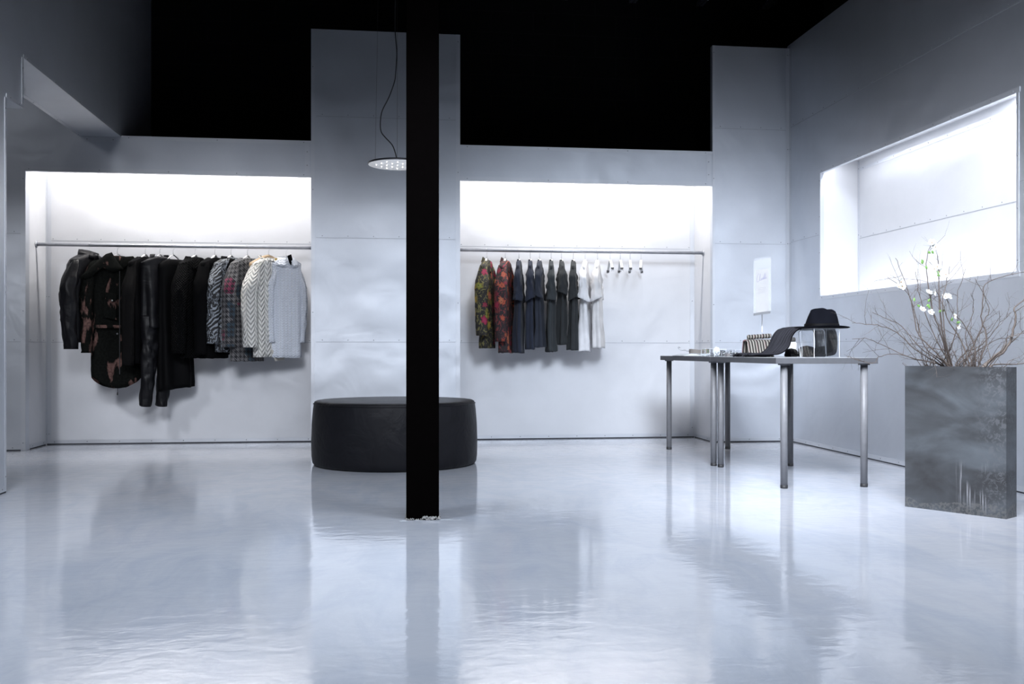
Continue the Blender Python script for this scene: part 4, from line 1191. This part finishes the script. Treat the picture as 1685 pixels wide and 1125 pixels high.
# hat
M['felt'] = cloth('black_wool_felt', (.0035, .004, .0065), .9, .0, 300, .25)
hx, hy, hz = 2.690, 5.845, TZ + .1802
hat = thing('fedora_hat', 'black felt fedora hat with narrow ribbon band on the clear box', 'hat', (hx, hy, hz), radians(0))
rings = []
for j in range(22):
    u = j/21
    if u < .62:
        v = u/.62; r = .101 - .016*v - .010*v*v; z_ = .004 + .098*v
    else:
        v = (u - .62)/.38; r = .075*cos(v*pi/2)**.55 if v < 1 else .0005; z_ = .102 + .026*sin(v*pi/2)
    ring = []
    for k in range(64):
        a = 2*pi*k/64; x = r*1.06*cos(a); y = r*.90*sin(a)*1.0
        # the wearer looks to the left: long crease along x, pinched left end
        cr = math.exp(-(y/.020)**2)*math.exp(-((x + .002)/.055)**4)
        z2 = z_ - .030*cr*max(0, (z_ - .07)/.058)
        z2 -= .010*max(0, min(1, (z_ - .08)/.04))*math.exp(-((x - .012)/.020)**2)
        z2 -= .016*max(0, x - .02)/.05*max(0, (z_ - .09)/.04)
        pin = .016*math.exp(-((x + .060)/.030)**2)*min(1, z_/.09)
        y2 = y*(1 - pin/.05)
        ring.append((x + .008*z_/.12, y2, z2))
    rings.append(ring)
MB().loft(rings, cap1=True).build('crown', M['felt'], hat)
rings = []
for r, dz in ((.099, .004), (.112, .003), (.135, .0035), (.158, .006), (.166, .0085), (.1665, .0065), (.158, .003), (.135, .0005), (.112, 0), (.099, .0)):
    rings.append([(r*1.03*cos(a), r*.88*sin(a), dz + .007*((r - .1)/.066)*(abs(sin(a))**2) - .004*((r - .1)/.066)*abs(cos(a))) for a in [2*pi*k/64 for k in range(64)]])
MB().loft(rings).build('brim', M['felt'], hat)
rings = [[((r)*1.06*cos(a), r*.90*sin(a), z_) for a in [2*pi*k/64 for k in range(64)]] for r, z_ in ((.1015, .004), (.1035, .006), (.1005, .026), (.098, .028))]
MB().loft(rings).build('ribbon_band', C['black_silk'], hat)

# scarves
def ribbon(pts, nrm_y0, nrm_y1, th, seed=0, cols=22, wav=.006, rib=0, skew=0.0):
    """cloth band: path in xz, width along y"""
    P_ = smooth_path([Vector((x, 0, z)) for x, z in pts], 5)
    mb = MB(); top = []; bot = []
    for i, p in enumerate(P_):
        t = (P_[min(i+1, len(P_)-1)] - P_[max(0, i-1)]).normalized(); n = Vector((-t.z, 0, t.x))
        if n.length < .1: n = Vector((0, 0, 1))
        r1, r2 = [], []
        for c in range(cols + 1):
            v = c/cols; y = nrm_y0 + (nrm_y1 - nrm_y0)*v
            d = wav*nz(v*4, i*.12, 0, seed) + (rib*math.sin(v*2*pi*7) if rib else 0)
            q = p + Vector((skew*(v - .5), y, 0))
            a_ = q + n*(th/2 + d); b_ = q - n*(th/2 - d)
            a_.z = max(TZ + .002, a_.z); b_.z = max(TZ + .0005, min(b_.z, a_.z + .05))
            r1.append(a_); r2.append(b_)
        mb_r = r1 + r2[::-1]
        top.append(mb_r)
    mb.loft(top, cap0=True, cap1=True)
    return mb
M['char_knit'] = ribbed('charcoal_melange_knit', (.030, .030, .036), 110, 0, .8, .9, .003)
def stripes():
    t = NT('striped_rib_knit'); w = t.coord('Object'); s_ = t.new('ShaderNodeSeparateXYZ'); t.l.new(w, s_.inputs[0])
    f = t.math('FRACT', t.math('MULTIPLY', s_.outputs[0], 52)); k = t.math('FRACT', t.math('MULTIPLY', s_.outputs[0], 17.3))
    lt = t.ramp(k, [(0, (.24, .225, .20)), (.45, (.24, .13, .135)), (.62, (.24, .225, .20))], 'CONSTANT')
    t.set(base=t.mix(t.math('GREATER_THAN', f, .48), lt, (.02, .018, .016)), rough=.9, normal=t.bump(t.math('SINE', t.math('MULTIPLY', f, 6.28)), .5, .003)); return t.m
M['stripe'] = stripes()
sx0 = lambda px, py, Y=6.05: (PY(px, py, Y).x, PY(px, py, Y).z)
path = [sx0(1221, 586.5), sx0(1232, 583), sx0(1250, 583.5), sx0(1268, 581), sx0(1281, 569), sx0(1288, 553), sx0(1297, 542.5), (2.612, .934), (2.69, .938), (2.765, .939), (2.797, .925), (2.815, .86), (2.816, .80), (2.795, .768), (2.74, .762)]
path = [(x, max(z, TZ + .012)) for x, z in path]
sc_ = thing('knit_scarf', 'charcoal knitted scarf draped over the bent clear riser beside the hat', 'scarf', (0, 0, 0))
sc_.location = (2.5, 6.06, TZ)
b_ = ribbon([(x - 0, z) for x, z in path], 5.985, 6.125, .010, 3, 34, .012, .004, -.075).build('scarf_cloth', M['char_knit'], sc_)
b_.location = (-2.5, -6.06, -TZ)
fr = MB(); fx = path[0][0]
for k in range(26):
    y = 5.990 + .130*k/25
    fr.tube([(fx + .006 + .03*((y - 6.055)/.14), y, TZ + .010), (fx - .004, y + .001, TZ + .004), (fx - .014, y + br.uniform(-.003, .003), TZ + .0022)], .0018, 4)
f_ = fr.build('fringe', M['char_knit'], sc_); f_.location = (-2.5, -6.06, -TZ)
# striped scarf folded over a low stand behind
ss = thing('knit_scarf', 'brown and cream striped rib scarf folded in a slope with a rolled top edge', 'scarf', (2.47, 6.34, TZ))
rings = []
for v, (y, z_, xs) in enumerate([(-.115, .006, -.025), (-.105, .010, -.022), (-.085, .030, -.014), (-.070, .065, -.006), (-.055, .098, 0), (-.035, .112, .002), (0, .116, .004), (.045, .108, .004), (.06, .05, .004), (.062, .001, .004)]):
    rings.append([(x*1.0 + xs + .003*nz(x*30, v, 1), y + .004*nz(x*25, v, 5), z_) for x in [-.092 + .184*k/30 for k in range(31)]])
fin(MB().loft(rings, closed=False).build('draped_fold', M['stripe'], ss), .010)
rings = [[(-.070 + .158*j/16, .0 + .017*cos(a)*(1 + .06*sin(j*1.9)), .130 + .0155*sin(a)*(1 + .06*sin(j*1.9)) + .010*j/16) for a in [2*pi*k/16 for k in range(16)]] for j in range(17)]
MB().loft(rings, cap0=True, cap1=True).build('rolled_edge', M['stripe'], ss)
# dark knitted bundles
def bundle(label, px, py, Y, rx, ry, rz_, seed, name='knit_beanie', cat='beanie'):
    p = PY(px, py, Y); g = thing(name, label, cat, (p.x, Y, TZ), 0, 'dark knitted caps on the near table')
    rings = []
    for j in range(15):
        u = -1 + 2*j/14; rr = max(.02, math.sqrt(max(0, 1 - abs(u)**2.6)))
        rings.append([(rx*rr*cos(a)*(1 + .12*nz(cos(a), sin(a), u*2, seed)), ry*rr*sin(a)*(1 + .1*nz(cos(a), sin(a), u*2, seed + 4)), max(.0006, rz_ + rz_*u*(1 + .15*nz(cos(a)*2, sin(a)*2, u, seed)))) for a in [2*pi*k/32 for k in range(32)]])
    MB().loft(rings, cap0=True, cap1=True).build('knitted_cap', M['char_knit'], g)
    rings = [[((rx*q)*cos(a), (ry*q)*sin(a), z_) for a in [2*pi*k/32 for k in range(32)]] for q, z_ in ((.90, .0008), (1.06, .004), (1.09, .012), (1.05, .020), (.93, .024))]
    MB().loft(rings).build('turned_cuff', M['char_knit'], g)
bundle('small dark knitted cap under the left leg of the bent clear riser', 1302, 586, 6.27, .040, .05, .027, 2)
bundle('larger dark knitted cap seen through the clear box below the hat', 1328, 586, 6.23, .056, .06, .036, 7)
# bottle
p = PY(1305, 586, 6.42)
g = thing('small_bottle', 'small white bottle with round black cap behind the charcoal scarf', 'bottle', (p.x, 6.42, TZ))
MB().lathe([(.001, 0), (.024, 0), (.026, .004), (.026, .088), (.022, .096), (.012, .100), (.001, .100)], 28).build('bottle_body', M['white_plastic'], g)
MB().lathe([(.013, .1004), (.017, .106), (.017, .122), (.012, .130), (.001, .131)], 24, cap0=True).build('cap', M['rubber'], g)

# sign holder
p0 = PY(1254, 587, 6.66); bx, by = p0.x, 6.66
sg = thing('sign_holder', 'thin upright sign holder with a paper in a clear sleeve behind the striped scarf', 'sign', (bx, by, TZ), radians(-6))
MB().lathe([(.001, 0), (.045, 0), (.045, .004), (.006, .007), (.001, .007)], 32).build('foot_plate', M['chrome'], sg)
MB().tube([(0, 0, .006), (0, 0, .297)], .0028, 10).build('rod', M['chrome'], sg)
T5 = Matrix(((1, 0, 0, 0), (0, 1, 0, 0), (.14, 0, 1, 0), (0, 0, 0, 1)))
def tb(a, b):
    o0 = Matrix.Translation((0, 0, .29)) @ T5
    return MB().box(a, b, o0)
tb((-.058, -.006, .004), (.058, .006, .022)).build('clamp_bar', M['chrome'], sg)
slv_ = tb((-.060, -.0035, .022), (.064, -.0025, .392)); slv_.box((-.060, .0025, .022), (.064, .0035, .392), Matrix.Translation((0, 0, .29)) @ T5)
slv_.build('clear_sleeve', M['sleeve'], sg)
tb((-.056, .0, .388), (.058, .001, .405)).build('sleeve_top_flap', M['sleeve'], sg)
pm = NT('off_white_paper'); pn = pm.noise(pm.coord('Object'), 14, 3)
pm.set(base=pm.ramp(pn, [(.3, (.36, .36, .37)), (.7, (.41, .405, .40))]), rough=.8)
paper = tb((-.044, -.0012, .022), (.046, .0002, .322)).build('paper_sheet', pm.m, sg)
ink = plain('violet_ink', (.20, .19, .34), .8); ink2 = plain('grey_print', (.24, .24, .27), .8)
def stroke(pts, r, m, nm):
    mt = Matrix.Translation((0, 0, .29)) @ T5
    P_ = smooth_path([Vector((x, -.0014, z)) for x, z in pts], 5)
    MB().tube([mt @ q for q in P_], r, 5).build(nm, m, sg if nm != 'ink_line' else paper)
ox, oz = -.036, .238
def S2(pts, dx): return [(ox + dx + x*.0105, oz + z*.0105 + (dx + x*.0105)*.18) for x, z in pts]
stroke(S2([(1.3, 4.6), (.9, 5.0), (.4, 4.0), (0, 2.2), (.0, .6), (.5, -.3), (1.2, .2)], 0), .0011, ink, 'ink_line')
stroke(S2([(0, .2), (.5, 2.4), (.75, 4.2), (.45, 4.3), (.25, 2.2), (.3, .5), (.8, .3)], .016), .0009, ink, 'ink_line')
stroke(S2([(0, .4), (.4, 1.4), (.1, .2), (.7, .3), (.9, 1.5), (.75, .4), (1.1, .3)], .026), .0009, ink, 'ink_line')
stroke(S2([(0, .3), (.5, 1.6), (.2, .5), (.8, .5), (1.0, 1.5), (.5, 1.2), (1.2, .4)], .037), .0009, ink, 'ink_line')
stroke(S2([(0, .3), (.3, 2.2), (.6, 4.3), (.35, 2.2), (.35, .5), (.8, .4)], .048), .0010, ink, 'ink_line')
stroke(S2([(-.4, 2.4), (.4, 2.6), (1.0, 2.7)], .050), .0008, ink, 'ink_line')
stroke(S2([(0, .3), (.35, 2.4), (.6, 3.9), (.3, 2.2), (.3, .5), (.7, .9), (1.0, 1.6), (.7, .4), (1.4, .5)], .056), .0009, ink, 'ink_line')
for k, (a, b) in enumerate(((-.026, .026), (-.028, .022), (-.022, .022), (-.030, .020))):
    rr_ = random.Random(k); x = a
    while x < b:
        w_ = rr_.uniform(.004, .009); mt = Matrix.Translation((0, 0, .29)) @ T5
        MB().box((x, -.0016, .190 - k*.011), (min(b, x + w_), -.0012, .1925 - k*.011), mt).build('printed_word', ink2, paper); x += w_ + .002

# magazines with a coiled belt on the far table
p = PY(1137, 587, 7.32)
mg = thing('open_magazine', 'flat pale magazine lying at the left end of the far table', 'magazine', (p.x + .02, 7.30, TZ), radians(8))
cov = plain('dark_cover', (.10, .10, .11), .4); pg = plain('pale_pages', (.62, .66, .68), .6)
MB().box((-.135, -.10, 0), (.135, .10, .003)).build('cover', cov, mg)
for s_, nm in ((-1, 'page_block'), (1, 'page_block')):
    rings = []
    for j in range(13):
        u = j/12; x = s_*.132*u; h_ = .004 + .014*sin(pi*min(1, u*.9 + .1))**.8*(1 - .35*u)
        rings.append([(x, -.097, .0032), (x, .097, .0032), (x, .097, h_), (x, -.097, h_)])
    MB().loft(rings, cap0=True, cap1=True, smooth=False).build(nm, pg, mg)
bt = thing('coiled_belt', 'grey brown strap coiled into an oval on top of the pale magazine', 'belt', (p.x + .055, 7.29, TZ + .0195), radians(6))
def strapm():
    t = NT('striped_strap'); w = t.coord('Object'); s_ = t.new('ShaderNodeSeparateXYZ'); t.l.new(w, s_.inputs[0])
    c = t.ramp(t.math('MULTIPLY_ADD', s_.outputs[0], 5.5, .5), [(0, (.16, .145, .13)), (.72, (.34, .31, .24)), (.78, (.05, .13, .09)), (.84, (.42, .34, .24)), (.90, (.09, .09, .11))], 'CONSTANT')
    t.set(base=c, rough=.6); return t.m
SM = strapm()
for q, (rx, ry, h_) in enumerate(((.078, .045, .030), (.066, .036, .026))):
    rings = []
    for k in range(49):
        a = 2*pi*k/48*(.97 if q else 1); x, y = rx*cos(a), ry*sin(a); z_ = .004*sin(2*a + 1)
        rings.append([(x, y, max(.0004, z_*.2)), (x*1.035, y*1.05, max(.0004, z_*.2)), (x*1.035, y*1.05, h_ + z_), (x, y, h_ + z_)])
    MB().loft(rings, smooth=False).build('strap_loop', SM, bt)
MB().tube(smooth_path([Vector(v) for v in ((-.078, -.01, .022), (-.105, -.02, .018), (-.125, -.02, .026), (-.150, -.022, .022), (-.170, -.02, .033), (-.178, -.02, .044), (-.170, -.02, .048), (-.163, -.02, .042))], 4), .0035, 8).build('buckle_hook', M['chrome'], bt)

# clear jewellery boxes on the far table
ring_m = plain('silver_ring', (.6, .6, .62), .2, .95)
BX = (((2.300, 2.385, 6.72, 6.82), .050, 'clear acrylic box at the left of the jewellery display'),
      ((2.400, 2.470, 6.70, 6.79), .030, 'low clear box with a silver ring, in front of the taller boxes'),
      ((2.395, 2.495, 6.90, 7.00), .052, 'clear acrylic box in the middle behind the low box'),
      ((2.505, 2.590, 6.86, 6.97), .048, 'clear acrylic box at the right end of the jewellery display'),
      ((2.345, 2.430, 7.06, 7.15), .056, 'clear acrylic box farthest back of the jewellery display'))
for (x0, x1, y0, y1), h_, lab in BX:
    g = acrylic_box(lab, x0, x1, y0, y1, h_, False, 'clear jewellery boxes on the far table', 'clear_box', .002, 'box')
    cx, cy = 0, 0
    r_ = MB(); rr_ = random.Random(int(x0*1000))
    for q in range(2):
        ax, ay = rr_.uniform(-.018, .018), rr_.uniform(-.02, .02)
        r_ = MB().tube([(ax + .011*cos(a), ay + .004*cos(a), .0145 + .011*sin(a)) for a in [2*pi*k/20 for k in range(21)]], .0016, 6, caps=False)
        o_ = r_.build('silver_ring', ring_m, g)
        o_.parent = None; o_.location = g.location
        tag(o_, 'small silver ring standing inside the ' + lab.replace('clear acrylic ', '').replace('low clear ', 'low ').split(' of the')[0].split(', in')[0], 'ring', 'silver rings in the clear boxes')
def crumple(label, name, cat, x, y, rx, ry, rz_, m, seed, z0=TZ, group=None):
    g = MB(); rings = []
    for j in range(11):
        u = -1 + 2*j/10; rr = max(.03, math.sqrt(max(0, 1 - u*u)))
        ring = []
        for k in range(18):
            a = 2*pi*k/18; f = 1 + .45*nz(cos(a)*2.2, sin(a)*2.2, u*2.2, seed)
            ring.append((rx*rr*cos(a)*f, ry*rr*sin(a)*f, max(.0008, rz_*(1 + u)*(1 + .35*nz(cos(a)*2, sin(a)*3, u, seed + 2)))))
        rings.append(ring)
    g.loft(rings, cap0=True, cap1=True, smooth=False)
    o_ = g.build(name, m); o_.location = (x, y, z0)
    return tag(o_, label, cat, group)
crumple('crumpled white tissue sticking up behind the left clear box', 'crumpled_tissue', 'tissue', 2.365, 6.875, .026, .022, .032, M['sheet_edge'], 3)
crumple('crinkled clear bag between the low box and the right box', 'clear_bag', 'bag', 2.455, 6.845, .030, .025, .018, M['film'], 8)
crumple('crinkled clear bag lying at the front left of the jewellery boxes', 'clear_bag', 'bag', 2.335, 6.655, .036, .025, .019, M['film'], 15)
crumple('crinkled clear bag leaning in front of the middle of the jewellery boxes', 'clear_bag', 'bag', 2.425, 6.635, .03, .02, .016, M['film'], 22)
p = PY(1197, 587, 6.66)
cb_ = thing('small_block', 'small grey cube lying to the right of the clear bags', 'block', (p.x, 6.66, TZ), radians(25))
MB().box((-.014, -.014, 0), (.014, .014, .022)).build('block_body', plain('grey_stone', (.22, .21, .21), .7), cb_, bevel=.002)
MB().box((-.0144, -.0144, .009), (.0144, .0144, .011)).build('groove_line', M['grip'], cb_)
tyr = thing('clear_tray', 'flat clear tray to the right of the small grey cube', 'tray', (2.53, 6.70, TZ))
MB().box((-.05, -.04, 0), (.05, .04, .003)).build('tray_base', M['sheet'], tyr)
e_ = MB()
for a, b in (((-.05, -.04, .003), (.05, -.037, .012)), ((-.05, .037, .003), (.05, .04, .012)), ((-.05, -.037, .003), (-.047, .037, .012)), ((.047, -.037, .003), (.05, .037, .012))): e_.box(a, b)
e_.build('tray_rim', M['sheet_edge'], tyr)
